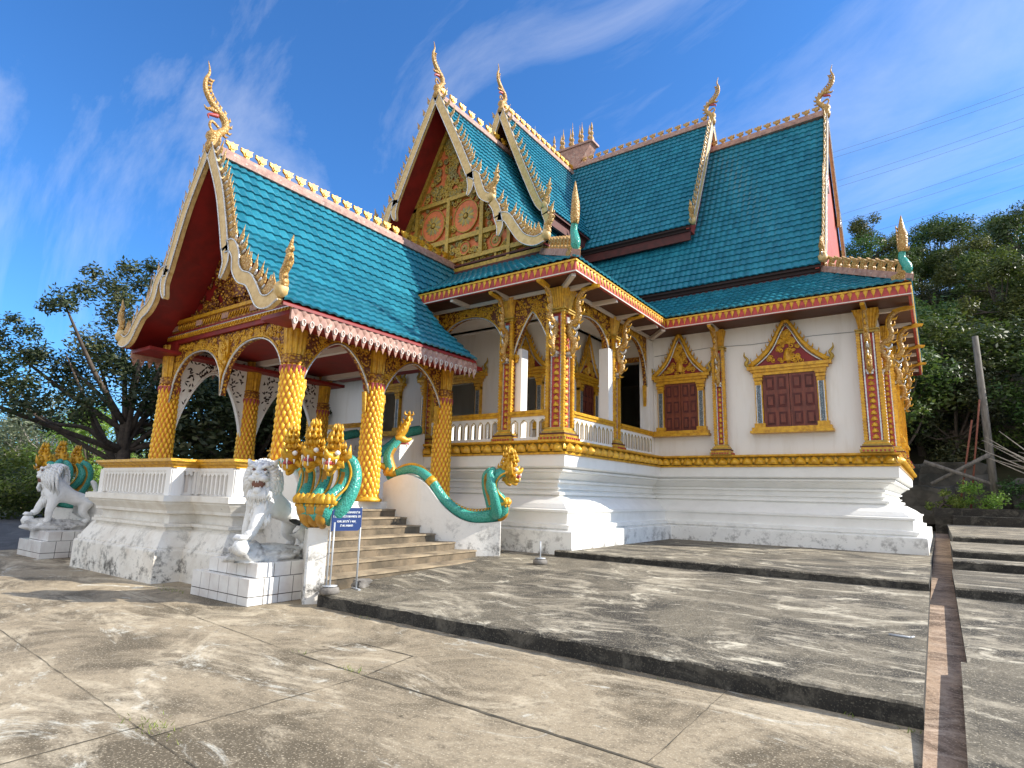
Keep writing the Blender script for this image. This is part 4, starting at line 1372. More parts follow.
chofa(porch, (PAX, 5.70, PZT+.12), -Y3, 1.0, ('creamgold', 'creamgold', 'mouth'))
# red ends of the eaves and boards
b = MB()
for s_ in (-1, 1):
    b = MB()
    xa, xb = sorted((PAX+s_*2.2, PAX+s_*3.08))
    b.box(xa, xb, 5.95, 11.5, 4.66, 4.74)
    b.build('eave_soffit', 'red', porch)
    b = MB()
    xa, xb = sorted((PAX+s_*2.3, PAX+s_*2.7))
    b.box(xa, xb, 6.55, 6.8, 4.72, 4.98)
    b.build('beam_end', 'red', porch)
# hanging pink lambrequin
for s_ in (1, -1):
    b = MB()
    x = PAX+s_*3.12
    y0, y1 = 5.95, 11.2
    b.box(x-.025, x+.025, y0, y1, 4.56, 4.76)
    k = int((y1-y0)/.17)
    for j in range(k):
        c = Vector((x+s_*.01, y0+(j+.5)*(y1-y0)/k, 4.57))
        b.leaf(c, Y3, -Z3, X3*s_, .14, .20, .03, 0, 1, True, 2, 3)
        b.tube([c+Y3*.038*math.cos(a)+Z3*(-.02+.06*math.sin(a))+X3*s_*.022 for a in [i*6.2832/8 for i in range(9)]], .011, 4, 1)
        b.leaf(c+Z3*.19+X3*s_*.015, Y3, -Z3, X3*s_, .15, .13, .04, 0, 1, True, 2, 3)
    b.build('lambrequin', ['pink', 'beam'], porch)
# scaly columns
def scale_column(x, y, z0, zb, z1, r0=.225, r1=.185):
    b = MB()
    n = 104
    NS = 13
    vs, at = [], []
    rows = int((z1-.95-zb)/.022)
    zt_ = z1-.95
    for j in range(rows+1):
        t = j/rows
        z = zb+(zt_-zb)*t
        r = lerp(r0, r1, t)
        for i in range(n):
            u = i/n*NS
            v = (z-zb)/.235
            a_, b_ = (u/1.0+v*1.0) % 1.0, (u/1.0-v*1.0) % 1.0
            # stretched diamonds with a ridge and a raised lower tip
            f = (math.sin(math.pi*a_)*math.sin(math.pi*b_))
            fr = .5+.5*((a_-b_) if True else 0)
            f2 = f**.7
            rr = r+.042*f2
            th = 2*math.pi*i/n
            vs.append((x+rr*math.cos(th), y+rr*math.sin(th), z)); at.append(f)
    fs = [(j*n+i, j*n+(i+1) % n, (j+1)*n+(i+1) % n, (j+1)*n+i) for j in range(rows) for i in range(n)]
    b.add(vs, fs, 0, True, at)
    b.lathe([(r0+.10, z0), (r0+.10, z0+.05), (r0+.05, z0+.08), (r0+.05, zb+.02)], (x, y, 0), 20, 1)
    C = b.build('porch_column', ['scale', 'gold'], temple, (x, y, z0))
    c = MB()
    c.lathe([(r1+.03, zt_-.02), (r1+.05, zt_+.02), (r1+.03, zt_+.05), (r1+.045, zt_+.08), (r1+.02, zt_+.11), (r1+.05, zt_+.15), (r1+.01, zt_+.18)], (x, y, 0), 24, 2)
    # fluted top
    m = 48
    vs = []
    zz = [zt_+.17, zt_+.30, zt_+.65, z1]
    for z, rr in zip(zz, (r1-.01, r1+.0, r1+.02, r1+.05)):
        for i in range(m):
            th = 2*math.pi*i/m
            q = rr+(.018 if i % 4 < 2 else -.006)
            vs.append((x+q*math.cos(th), y+q*math.sin(th), z))
    c.add(vs, [(j*m+i, j*m+(i+1) % m, (j+1)*m+(i+1) % m, (j+1)*m+i) for j in range(3) for i in range(m)]+[tuple(3*m+i for i in range(m))], 0)
    c.build('capital', ['gold', 'gold', 'golddark'], C)
    p_ = MB()
    for k in range(14):
        a = 2*math.pi*k/14
        d = Vector((math.cos(a), math.sin(a), 0))
        p_.leaf(Vector((x, y, zt_-.04))+d*(r1+.035), Vector((-d.y, d.x, 0)), -Z3, d, .075, .17, .03, 0, 1, True, 2, 3)
    p_.build('petal_ring', 'mouth', C)
LZ = 1.39
for x, y in ((AX+PX, PF), (AX-PX, PF), (AX+PX, 8.8), (AX-PX, 8.8), (AX+PX, 11.1), (AX-PX, 11.1)):
    scale_column(x, y, LZ, LZ+.08, 4.93)
# front arches and pendant, side arches
pa = dict(trim='silver')
arch((AX-PX+.2, PF), (AX, PF), 4.92, 4.66, 3.55, kind='round', seed=6, drop=.0)
arch((AX, PF), (AX+PX-.2, PF), 4.92, 4.66, 3.55, kind='round', seed=7, drop=.0)
b = MB()
b.extr([(-.19, .0), (.19, .0), (.2, -.3), (.14, -.38), (.17, -.5), (.08, -.62), (.0, -.85), (-.08, -.62), (-.17, -.5), (-.14, -.38), (-.2, -.3)], (AX, PF-.06, 4.75), X3, Z3, Y3, .05)
for k in range(10):
    spiral(b, (AX+random.uniform(-.1, .1), PF-.12, 4.7-.06*k), X3, Z3, .07, 1, .016, -Y3)
b.build('pendant', 'gold', temple)
for x in (AX+PX, AX-PX):
    for y0, y1 in ((PF+.2, 8.6), (9.0, 10.9)):
        if x > AX: arch((x, y0), (x, y1), 4.92, 4.62, 3.7, kind='oval', seed=int(y0*3), drop=.45)
        else: arch((x, y0), (x, y1), 4.92, 4.45, 2.9, kind='oval', seed=int(y0*3), carve='white', trim='white', lace=True, name='lace_arch')
# beam and pediment
b = MB()
b.box(AX-PX-.05, AX+PX+.05, PF-.13, PF+.13, 4.93, 5.03, 1)
b.box(AX-PX-.07, AX+PX+.07, PF-.17, PF+.15, 5.03, 5.13, 0)
b.box(AX-PX-.08, AX+PX+.08, PF-.15, PF+.14, 5.13, 5.20, 1)
b.box(AX-PX-.07, AX+PX+.07, PF-.13, PF+.14, 5.20, 5.42, 2)
b.box(AX-PX-.06, AX+PX+.06, PF-.17, PF+.15, 5.42, 5.50, 0)
for i in range(46):
    u = -PX+(2*PX)*(i+.5)/46
    b.tube([(AX+u-.04, PF-.18, 5.045), (AX+u+.04, PF-.18, 5.115)], .014, 5, 0)
    b.tube([(AX+u-.04, PF-.14, 5.25), (AX+u+.04, PF-.15, 5.36)], .018, 5, 0)
b.box(AX-PX-.05, AX+PX+.05, PF-.175, PF-.17, 5.125, 5.14, 3)
for u in (-2.2, -1.1, 0, 1.1, 2.2):
    b.obox((AX+u, PF-.15, 5.31), (.13, 0, 0), (0, .012, 0), (0, 0, .06), 4)
b.build('gable_beam', ['gold', 'red', 'golddark', 'silver', 'pink'], temple)
b = MB()
hull = [(h, PZT+z-.14) for h, z in PP if h < 2.3]+[(2.45, 5.3), (2.45, 5.2)]
poly = [(-h, z) for h, z in reversed(hull)]+hull[1:]
b.extr(poly, (PAX, PF+.06, 0), X3, Z3, Y3, .03, 1)
random.seed(31)
def pedw(z): 
    for (h0, z0), (h1, z1) in zip(PP, PP[1:]):
        if z0 >= z-PZT+.14 >= z1: return lerp(h0, h1, (z-PZT+.14-z0)/(z1-z0))
    return 0
for _ in range(260):
    z = lerp(5.52, 8.2, random.random()**1.5)
    hw = min(pedw(z), 2.6)-.1
    if hw <= 0: continue
    u = random.uniform(-1, 1)*hw
    r = random.uniform(.08, .19)
    if abs(u)+r*.5 > hw: r *= .5
    spiral(b, Vector((PAX+u, PF+.02-random.uniform(0, .05), z)), X3, Z3, r, random.choice((-1, 1)), .026, -Y3, 0)
for s_ in (-1, 1):
    for i in range(9):
        z = 5.6+i*.3
        hw = min(pedw(z), 2.6)-.12
        q = Vector((PAX+s_*hw, PF, z))
        b.tube([q, q+X3*-s_*.10+Z3*.02, q+X3*-s_*.14+Z3*.16], [.05, .04, .005], 5, 0)
b.leaf((PAX, PF-.05, 5.7), X3, Z3, -Y3, .5, 1.1, .12, 0)
b.build('pediment', ['goldcarve', 'red'], temple)
# porch ceiling (red coffer) and back wall strip
b = MB(); b.box(AX-PX-.1, AX+PX+.1, PF+.14, 11.9, 4.94, 4.99)
b.build('porch_ceiling', 'red', temple)
for y in (8.72, 10.9):
    b = MB(); b.box(AX-PX, AX+PX, y, y+.15, 4.80, 4.935)
    b.build('ceiling_beam', 'beam', temple)

# ---- podium with slotted parapet
PD = [(-15.0, 6.6), (-15.0, 5.72), (-13.85, 5.72), (-13.85, 5.26), (-11.05, 5.26), (-11.05, 5.72), (-9.83, 5.72), (-9.83, 6.6)]
b = MB()
pprof = [(.30, -.1), (.30, .50), (.29, .53), (.25, .545), (.25, .57), (.12, .81), (.05, .85), (.05, .89), (.11, .90), (.11, .95), (-.02, .96), (-.02, 1.10), (.08, 1.13), (.08, 1.18), (.13, 1.24), (.19, 1.30), (.19, 1.33), (.24, 1.34), (.24, 1.44), (.02, 1.445)]
b.sweep(PD, pprof)
b.box(-14.9, -9.9, 5.8, 11.6, 0, LZ)
b.build('podium', 'podium', temple)
b = MB()
b.sweep(PD, [(.02, 1.44), (.0, 1.47), (-.03, 1.92), (-.15, 1.92), (-.15, 1.44)])
for i in range(len(PD)-1):
    p, q = Vector((*PD[i], 0)), Vector((*PD[i+1], 0))
    d = (q-p).normalized(); nn = Vector((d.y, -d.x, 0)); L = (q-p).length
    k = int((L-.25)/.135)
    for j in range(k+1):
        c = p+d*(.12+(L-.24)*j/max(1, k))+nn*.0
        b.obox(c+Z3*1.67+nn*.03, d*.022, nn*.035, Z3*.20)
        if j < k:
            c2 = p+d*(.12+(L-.24)*(j+.5)/max(1, k))
            b.extr([(-.06, 0), (-.035, .0), (0, .035), (.035, 0), (.06, 0), (.06, .09), (-.06, .09)], c2+nn*.025+Z3*1.80, d, Z3, nn, .035)
            b.obox(c2+nn*.003+Z3*1.66, d*.03, nn*.003, Z3*.16, 1)
    for e in (0, L):
        b.obox(p+d*e-nn*.02+Z3*1.67, d*.09, nn*.09, Z3*.235)
    b.obox((p+q)/2+nn*.04+Z3*1.90, d*L/2, nn*.04, Z3*.03)
PB = b.build('balustrade', ['white', 'beam'], temple)
b = MB()
b.sweep(PD, [(-.2, 1.92), (.05, 1.93), (.06, 1.97), (.12, 2.00), (.13, 2.03), (.17, 2.04), (.17, 2.085), (-.2, 2.09)])
b.build('handrail', 'gold', PB)

# ---- side staircase
YS = 7.93
def mir(y, s_): return y if s_ > 0 else 2*YS-y
SHX = {1: (-.28, .20), -1: (-.10, 0.0)}   # the near and far walls do not start at quite the same place
def shf(x, y, s_):
    k = max(0, min(1, (x+9.0)/1.5))
    return x+SHX[s_][0]*k, y+SHX[s_][1]*k
def staircase(sx):
    fx = (lambda x: x) if sx > 0 else (lambda x: 2*AX-x)
    E = empty  # noqa
    st = MB()
    tr, n = .355, 8
    half = [2.14, 1.98, 1.72, 1.5, 1.42, 1.4, 1.4, 1.4]
    root = None
    for k in range(n):
        b = MB()
        z1_ = .17+(LZ-.17)*(k+1)/n
        x1_ = -7.5-tr*k
        xa, xb = sorted((fx(x1_), fx(x1_-tr-.03 if k < n-1 else -10.35)))
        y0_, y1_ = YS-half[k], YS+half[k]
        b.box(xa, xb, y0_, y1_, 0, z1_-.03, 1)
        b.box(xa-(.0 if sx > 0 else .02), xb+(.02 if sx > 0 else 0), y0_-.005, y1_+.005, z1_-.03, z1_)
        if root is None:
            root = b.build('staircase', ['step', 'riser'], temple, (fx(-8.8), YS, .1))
        else: b.build('step', ['step', 'riser'], root)
    for s_ in (1, -1):
        b = MB()
        pl = [(-7.32, 10.20, 1.06), (-7.55, 10.05, 1.02), (-7.9, 9.85, 1.02), (-8.2, 9.7, 1.14), (-8.5, 9.58, 1.38), (-8.8, 9.50, 1.72), (-9.05, 9.45, 1.90), (-9.35, 9.43, 1.98), (-9.7, 9.43, 1.93), (-10.05, 9.43, 1.80)]
        pl = [(*shf(q[0], q[1], s_), q[2]) for q in pl]
        c = catmull(pl, 3)
        n2 = len(c)
        vs = []
        for i, q in enumerate(c):
            t = (c[min(n2-1, i+1)]-c[max(0, i-1)]); t.z = 0; t.normalize()
            nn = Vector((-t.y, t.x, 0))*.14
            for sg in (-1, 1):
                for z in (0, q.z):
                    vs.append((fx(q.x+nn.x*sg), mir(q.y+nn.y*sg, s_), z))
        fs = [(i*4+a, (i+1)*4+a, (i+1)*4+b2, i*4+b2) for i in range(n2-1) for a, b2 in ((0, 1), (1, 3), (3, 2))]+[(0, 1, 3, 2), ((n2-1)*4, (n2-1)*4+2, (n2-1)*4+3, (n2-1)*4+1)]
        b.add(vs, fs, 0)
        b.build('stair_wall', 'stairwall', root)
staircase(1)
staircase(-1)
# inner flight up to the verandah
b = MB()
for k in range(9):
    b.box(-13.55, -11.35, 8.95+.3*k, 12.3, LZ-.2, LZ+(2.88-LZ)*(k+1)/9)
IS = b.build('inner_staircase', 'innerstep', temple)
for sx in (-11.2, -13.7):
    b = MB()
    b.tube(catmull([(sx, 8.75, 2.2), (sx, 9.2, 2.24), (sx, 9.7, 2.34), (sx, 10.4, 2.66), (sx, 11.0, 3.1), (sx, 11.5, 3.25)], 4), .13, 9)
    b.build('naga_rail', 'nagateal', IS)
    b = MB()
    b.extr([(8.8, LZ-.1), (11.6, LZ-.1), (11.6, 3.15), (11.0, 3.0), (10.4, 2.55), (9.7, 2.25), (9.2, 2.15), (8.8, 2.1)], (sx, 0, 0), Y3, Z3, X3, .13)
    b.build('stair_wall', 'white', IS)

# ------------------------------------------------------------------ nagas on the stair walls
def naga(fx, my, label, turn=0.0):
    """fx maps x, my maps y"""
    far = 1 if my(1.0) == 1.0 else -1
    def W(x, y, z):
        x, y = shf(x, y, far)
        return Vector((fx(x), my(y), z))
    E = W(-7.40, 10.15, 1.2)
    D = (Vector((fx(math.cos(rad(45)-turn)), my(math.sin(rad(45)-turn)), 0))-Vector((fx(0), my(0), 0))).normalized()
    Lt = Vector((-D.y, D.x, 0))
    root = empty('naga_statue', W(-7.9, 9.85, 1.02), label, 'statue', 'crested naga statues on the porch stair walls')
    b = MB()
    bp_ = [W(-7.30, 10.26, 1.32), W(-7.38, 10.16, 1.20), W(-7.6, 10.02, 1.14), W(-7.9, 9.85, 1.14), W(-8.2, 9.7, 1.27), W(-8.5, 9.58, 1.52), W(-8.8, 9.50, 1.86), W(-9.05, 9.45, 2.03), W(-9.35, 9.43, 2.10), W(-9.7, 9.43, 2.04), W(-10.02, 9.43, 1.90)]
    c = catmull(bp_, 5)
    b.tube(c, rl([.14, .145, .135, .115, .105, .10, .10, .10, .095, .09, .08], len(c)), 12, 0)
    body = b.build('body', ['nagateal', 'nagabelly'], root)
    b = MB()   # gold back fin
    for i in range(4, len(c)-1):
        q = c[i]+Z3*rl([.14, .145, .135, .115, .105, .10, .10, .10, .095, .09, .08], len(c))[i]
        t = (c[i]-c[i-1]).normalized()
        b.tube([q-Z3*.02, q+Z3*.03-t*.0, q+Z3*.045+t*-.05], [.03, .02, .003], 5)
    b.tube([q_+Z3*(.10) for q_ in c[4:]], .022, 5)
    k = len(c)*6//10
    b.tube([c[k-1], c[k+1]], .112, 12); b.tube([c[4], c[6]], .148, 12)
    b.build('back_fin', 'gold', body)
    heads = 3
    for i in range(heads):
        u = i-1
        h = 1.0-.05*abs(u)
        st = E+Lt*u*.13-D*.02+Z3*.0
        n_ = MB()
        spread = Lt*u
        pth = [st, st+spread*.03+D*.13+Z3*.10, st+spread*.10+D*.10+Z3*.28, st+spread*.17-D*.06+Z3*.48*h, st+spread*.20-D*.10+Z3*.70*h, st+spread*.22+D*.04+Z3*.88*h, st+spread*.24+D*.24+Z3*.88*h]
        pc = catmull(pth, 4)
        n_.tube(pc, rl([.12, .13, .105, .09, .085, .078, .065], len(pc)), 16, 0, True, D, 1, None, True, .86)
        for sg in (-1, 1):
            n_.tube([q+Lt*sg*.105+D*.03 for q in pc[5:-3]], .020, 5, 2)
        nk = n_.build('neck', ['nagateal', 'nagabelly', 'gold'], root)
        H = MB()
        hp = pc[-1]
        g = .92
        up_ = (Z3*.97+spread*.06).normalized()
        H.tube(catmull([hp-D*.14*g, hp-D*.02*g+up_*.02, hp+D*.10*g+up_*.03, hp+D*.22*g+up_*.07*g, hp+D*.27*g+up_*.15*g], 3), rl([.07, .105, .09, .05, .015], 13), 9, 0)
        H.tube(catmull([hp-D*.05*g-up_*.07*g, hp+D*.08*g-up_*.12*g, hp+D*.18*g-up_*.14*g, hp+D*.22*g-up_*.08*g], 3), rl([.08, .065, .045, .012], 10), 8, 0)
        H.tube([hp+D*.03*g-up_*.04*g, hp+D*.15*g-up_*.045*g, hp+D*.23*g-up_*.07*g], [.06, .05, .02], 7, 1)
        for sg in (-1, 1):
            H.tube([hp+D*.20+Lt*sg*.05+up_*.01, hp+D*.21+Lt*sg*.05-up_*.08], [.018, .003], 5, 2)
            H.tube([hp+D*.10+Lt*sg*.09+up_*.0, hp+D*.10+Lt*sg*.09-up_*.07], [.018, .003], 5, 2)
            H.tube([hp+D*.18+Lt*sg*.04-up_*.14, hp+D*.19+Lt*sg*.04-up_*.05], [.015, .003], 5, 2)
            H.lathe([(.002, -.04), (.034, -.02), (.04, 0), (.034, .02), (.002, .04)], hp+D*.10+Lt*sg*.10+up_*.09, 8, 2)
            H.tube([hp-D*.02+Lt*sg*.11, hp-D*.04+Lt*sg*.20+up_*.06, hp-D*.02+Lt*sg*.22+up_*.22], [.06, .05, .005], 6, 0)
            H.tube([hp+D*.05+Lt*sg*.10-up_*.05, hp+D*.05+Lt*sg*.18-up_*.10, hp+D*.08+Lt*sg*.20-up_*.02], [.05, .035, .004], 6, 0)
        cs = (.72 if u else .78)
        cr_ = catmull([hp-D*.06+up_*.06, hp-D*.02+up_*.22*cs, hp+D*.05+up_*.38*cs, hp+D*.01+up_*.52*cs, hp+D*.04+up_*.74*cs], 4)
        H.tube(cr_, rl([.07, .095, .065, .035, .004], len(cr_)), 8, 0)
        for j in range(1, len(cr_)-2, 3):
            q = cr_[j]
            rr = rl([.07, .095, .065, .035, .004], len(cr_))[j]
            for dd in (D, -D, Lt, -Lt, (D+Lt)*.7, (D-Lt)*.7):
                H.tube([q+dd*rr*.7, q+dd*(rr+.045)+up_*.03, q+dd*(rr+.03)+up_*.11], [.036, .028, .003], 5, 0)
        H.tube(catmull([hp-D*.0-up_*.10, hp+D*.05-up_*.18, hp+D*.12-up_*.21, hp+D*.15-up_*.15], 3), rl([.045, .04, .03, .010], 10), 7, 0)
        H.build('head', ['gold', 'mouth', 'tooth'], nk)
        q = E+Lt*u*.18+D*.09+Z3*.22
        b = MB()
        b.tube(catmull([E+Lt*u*.10+D*.02-Z3*.12, E+Lt*u*.13+D*.13-Z3*.02, E+Lt*u*.17+D*.14+Z3*.10, E+Lt*u*.18+D*.09+Z3*.22], 3), rl([.05, .085, .085, .07], 10), 10, 1)
        b.lathe([(.11, -.05), (.15, -.03), (.155, .02), (.11, .06)], q-D*.04, 10, 0)
        for k in range(6):
            a = (k-2.5)*.5
            d = D*math.cos(a)+Lt*math.sin(a)
            b.leaf(q+d*.13-Z3*.01, Vector((-d.y, d.x, 0)), Z3, d, .13, .15, .07, 0)
            b.lathe([(.003, -.03), (.026, -.012), (.026, .012), (.003, .03)], q+d*.135-Z3*.04, 7, 0)
        b.build('collar', ['gold', 'nagabelly'], nk)
    for sg in (-1, 1):   # outer curves of the hood
        n_ = MB()
        B0 = E-D*.05
        pc = catmull([B0+Lt*sg*.12+Z3*.0, B0+Lt*sg*.28+Z3*.08, B0+Lt*sg*.42-D*.06+Z3*.30, B0+Lt*sg*.46-D*.14+Z3*.58, B0+Lt*sg*.38-D*.16+Z3*.82, B0+Lt*sg*.25-D*.08+Z3*.93], 4)
        n_.tube(pc, rl([.13, .12, .10, .09, .08, .06], len(pc)), 12, 0, True, -Lt*sg, 1, None, True, .7)
        n_.tube([q-Lt*sg*.06+D*.05 for q in pc[2:]], .022, 5, 2)
        n_.build('hood_edge', ['nagateal', 'nagabelly', 'gold'], root)
    return root
ident = lambda v: v
naga(ident, ident, 'teal naga with gold crests ending the stair wall nearest the verandah, seen sideways')
naga(ident, lambda y: 2*YS-y, 'teal naga facing the camera on the white pillar behind the roaring lion and blue sign', rad(-30))
naga(lambda x: 2*AX-x, lambda y: 2*YS-y, 'distant orange-gold crested naga behind the far left lion', rad(28))
naga(lambda x: 2*AX-x, ident, 'naga body curving along the far stair wall seen through the porch arches')
# single upper naga rising from the top of the right stair wall
def small_naga(x, y, z, D, label):
    D = Vector(D).normalized(); Lt = Vector((-D.y, D.x, 0))
    root = empty('small_naga_statue', (x, y, z), label, 'statue')
    o = Vector((x, y, z))
    b = MB()
    pc = catmull([o-Z3*.02, o-D*.08+Z3*.2, o-D*.12+Z3*.42, o-D*.03+Z3*.62, o+D*.12+Z3*.80], 4)
    b.tube(pc, rl([.15, .13, .11, .10, .08], len(pc)), 10, 0, True, D, 1)
    b.build('neck', ['nagateal', 'nagabelly'], root)
    b = MB()
    hp = pc[-1]
    b.tube(catmull([hp-D*.1, hp+Z3*.02, hp+D*.14-Z3*.02, hp+D*.26+Z3*.03], 3), rl([.08, .11, .07, .015], 10), 9, 0)
    b.tube([hp+D*.02-Z3*.07, hp+D*.2-Z3*.10], [.05, .02], 7, 1)
    b.tube([hp+D*.08-Z3*.05, hp+D*.16-Z3*.13, hp+D*.16-Z3*.18], [.03, .025, .004], 6, 2)
    cr_ = catmull([hp-D*.02+Z3*.06, hp+D*.06+Z3*.22, hp+D*.14+Z3*.42, hp+D*.18+Z3*.66], 4)
    b.tube(cr_, rl([.09, .11, .07, .004], len(cr_)), 8, 0)
    for j in range(2, len(cr_)-1, 2):
        for dd in (D, -D, Lt, -Lt):
            b.tube([cr_[j]+dd*.05, cr_[j]+dd*.10+Z3*.04, cr_[j]+dd*.09+Z3*.11], [.03, .022, .003], 5, 0)
    b.build('head', ['gold', 'mouth', 'tooth'], root)
    b = MB()
    b.lathe([(.12, -.05), (.2, -.02), (.21, .05), (.15, .1)], o, 12, 0)
    for k in range(8):
        a = k*math.pi/4
        d = Vector((math.cos(a), math.sin(a), 0))
        b.leaf(o+d*.16, Vector((-d.y, d.x, 0)), Z3, d, .13, .18, .06, 0)
    b.tube(catmull([o-D*.1+Z3*.1, o-D*.28+Z3*.2, o-D*.38+Z3*.1, o-D*.42+Z3*.38], 4), rl([.07, .07, .05, .005], 13), 7, 0)
    b.build('collar', 'gold', root)
small_naga(-9.92, 9.43, 1.98, (.6, .8, 0), 'single naga head rising beside the second scaly column at the stair top')

# ------------------------------------------------------------------ lions
def skin(verts, edges, radii, sub=2):
    me = bpy.data.meshes.new('tmp'); me.from_pydata(verts, edges, [])
    ob = bpy.data.objects.new('tmp', me); COL.objects.link(ob)
    mo = ob.modifiers.new('s', 'SKIN')
    for i, r in enumerate(radii):
        sv = me.skin_vertices[0].data[i]
        sv.radius = r if isinstance(r, tuple) else (r, r)
        sv.use_root = (i == 0)
    ss = ob.modifiers.new('u', 'SUBSURF'); ss.levels = sub; ss.render_levels = sub
    dg = bpy.context.evaluated_depsgraph_get()
    ev = ob.evaluated_get(dg).to_mesh()
    vs = [v.co.copy() for v in ev.vertices]; fs = [tuple(p.vertices) for p in ev.polygons]
    ob.evaluated_get(dg).to_mesh_clear()
    bpy.data.objects.remove(ob); bpy.data.meshes.remove(me)
    return vs, fs
def lion(px, py, pz, sx, label):
    """white guardian lion facing -Y; sx=1 turns its head to +X"""
    root = empty('lion_statue', (px, py, pz), label, 'statue', 'white guardian lions flanking the porch')
    def W(q): return (px+q[0]*sx, py+q[1], pz+q[2])
    V = [(0, .40, .68), (0, .12, .74), (0, -.14, .88), (.03, -.22, 1.06), (.06, -.27, 1.20),
         (.15, -.37, 1.18), (.21, -.43, 1.15),
         (-.15, -.22, .66), (-.16, -.28, .42), (-.16, -.27, .20), (-.16, -.36, .14),
         (.16, -.26, .72), (.18, -.36, .54), (.18, -.42, .38), (.18, -.52, .36),
         (-.14, .44, .54), (-.15, .36, .38), (-.15, .52, .24), (-.15, .42, .13),
         (.14, .46, .54), (.15, .38, .38), (.15, .56, .24), (.15, .46, .13),
         (0, .54, .74), (-.02, .64, .88), (0, .60, 1.04), (0, .52, 1.12)]
    Ed = [(0, 1), (1, 2), (2, 3), (3, 4), (4, 5), (5, 6), (2, 7), (7, 8), (8, 9), (9, 10), (2, 11), (11, 12), (12, 13), (13, 14), (0, 15), (15, 16), (16, 17), (17, 18), (0, 19), (19, 20), (20, 21), (21, 22), (0, 23), (23, 24), (24, 25), (25, 26)]
    R = [.165, .155, .20, .18, .18, .12, .09, .12, .085, .07, .085, .12, .09, .075, .085, .14, .10, .06, .08, .14, .10, .06, .08, .05, .045, .07, .04]
    vs, fs = skin(V, Ed, R)
    b = MB(); b.add([W(v) for v in vs], fs, 0, True)
    # toes
    for cx, cy, cz in ((-.15, -.40, .11), (.17, -.57, .35), (-.15, .28, .09), (.15, .32, .09)):
        for k in range(4):
            q = Vector(W((cx+(k-1.5)*.045, cy, cz)))
            b.tube([q+Y3*.06, q+Z3*.01-Y3*.02, q-Y3*.06-Z3*.02], [.035, .036, .02], 7)
    B = b.build('body', 'lion', root)
    hd = Vector((.06, -.27, 1.22))
    F = Vector((.70, -.71, -.06)).normalized(); Lt = Vector((F.y, -F.x, 0)).normalized()*-1
    def Hp(f, l_, u): return W(hd+F*f+Lt*l_+Z3*u)
    # face: open mouth, brows, nose, eyes, ears
    b = MB()
    b.tube([Hp(.12, 0, .02), Hp(.22, 0, .01), Hp(.27, 0, .0)], [.115, .09, .055], 12, 0)
    b.tube([Hp(.08, 0, -.17), Hp(.17, 0, -.20), Hp(.235, 0, -.185)], [.08, .07, .045], 10, 0)
    b.tube([Hp(.08, 0, -.09), Hp(.235, 0, -.10)], [.10, .075], 10, 1)
    b.tube([Hp(.24, -.045, .055), Hp(.285, 0, .065), Hp(.24, .045, .055)], [.022, .034, .022], 7, 0)
    b.tube([Hp(.12, 0, .17), Hp(.19, 0, .13), Hp(.25, 0, .08)], [.05, .045, .035], 8, 0)
    for sg in (-1, 1):
        b.tube([Hp(.20, sg*.03, .13), Hp(.185, sg*.08, .165), Hp(.12, sg*.15, .15)], [.022, .036, .015], 7, 0)
        b.lathe([(.002, -.026), (.020, -.013), (.026, 0), (.020, .013), (.002, .026)], Hp(.168, sg*.078, .105), 8, 1)
        b.tube([Hp(.17, sg*.10, .075), Hp(.19, sg*.07, .065)], [.022, .02], 6, 0)
        b.tube([Hp(.0, sg*.16, .17), Hp(.0, sg*.21, .25)], [.06, .015], 7, 0)
        b.tube([Hp(.235, sg*.02, -.01), Hp(.22, sg*.075, -.02), Hp(.14, sg*.125, -.03)], [.045, .05, .04], 8, 0)
        b.tube([Hp(.12, sg*.11, -.04), Hp(.10, sg*.12, -.16)], [.04, .035], 7, 0)
        for k in range(3):
            b.tube([Hp(.255-.03*k, sg*(.015+.03*k), -.045), Hp(.255-.03*k, sg*(.015+.03*k), -.085)], [.013, .004], 5, 2)
        b.tube([Hp(.225, sg*.045, -.16), Hp(.225, sg*.045, -.115)], [.013, .004], 5, 2)
    for k in range(9):
        b.tube([Hp(.17, (k-4)*.025, -.20), Hp(.19, (k-4)*.03, -.28), Hp(.17, (k-4)*.03, -.36-.02*(k % 2))], [.026, .022, .003], 5, 0)
    b.build('face', ['lion', 'lionmouth', 'tooth'], B)
    # mane of pointed locks
    b = MB()
    random.seed(9)
    for ring, (f0, rr, n, L) in enumerate(((.07, .165, 26, .14), (.02, .19, 28, .20), (-.05, .21, 28, .25), (-.12, .21, 26, .30), (-.19, .19, 24, .34))):
        for k in range(n):
            a = 2*math.pi*(k+.5*(ring % 2)+random.uniform(-.2, .2))/n
            rad_ = Lt*math.cos(a)+Z3*math.sin(a)
            down = .25+.75*(1-max(0, math.sin(a)))
            p0 = hd+F*f0+rad_*rr*.8
            p1 = hd+F*(f0-.03)+rad_*(rr+.045)-Z3*L*.15*down
            p2 = hd+F*(f0-.07)+rad_*(rr+.06)-Z3*L*.55*down
            p3 = hd+F*(f0-.08)+rad_*(rr+.03)-Z3*L*1.0*down
            b.tube([W(p0), W(p1), W(p2), W(p3)], [.034, .036, .025, .003], 5)
    for k in range(90):
        a = random.uniform(-1.4, 1.4)
        z = random.uniform(.62, 1.08)
        p0 = Vector((.05+.19*math.sin(a), -.18-.19*math.cos(a)+.1*(1-z), z))
        b.tube([W(p0), W(p0+Vector((.03*math.sin(a), -.03*math.cos(a), -.07))), W(p0+Vector((.02*math.sin(a), -.015, -.17)))], [.026, .024, .003], 5)
    b.build('mane', 'lion', B)
    b = MB()
    q = Vector(W((.17, -.55, .21)))
    b.lathe([(.02, -.12), (.09, -.085), (.125, 0), (.09, .085), (.02, .12)], q, 14)
    b.build('ball', 'lion', root)
    # rock base
    b = MB()
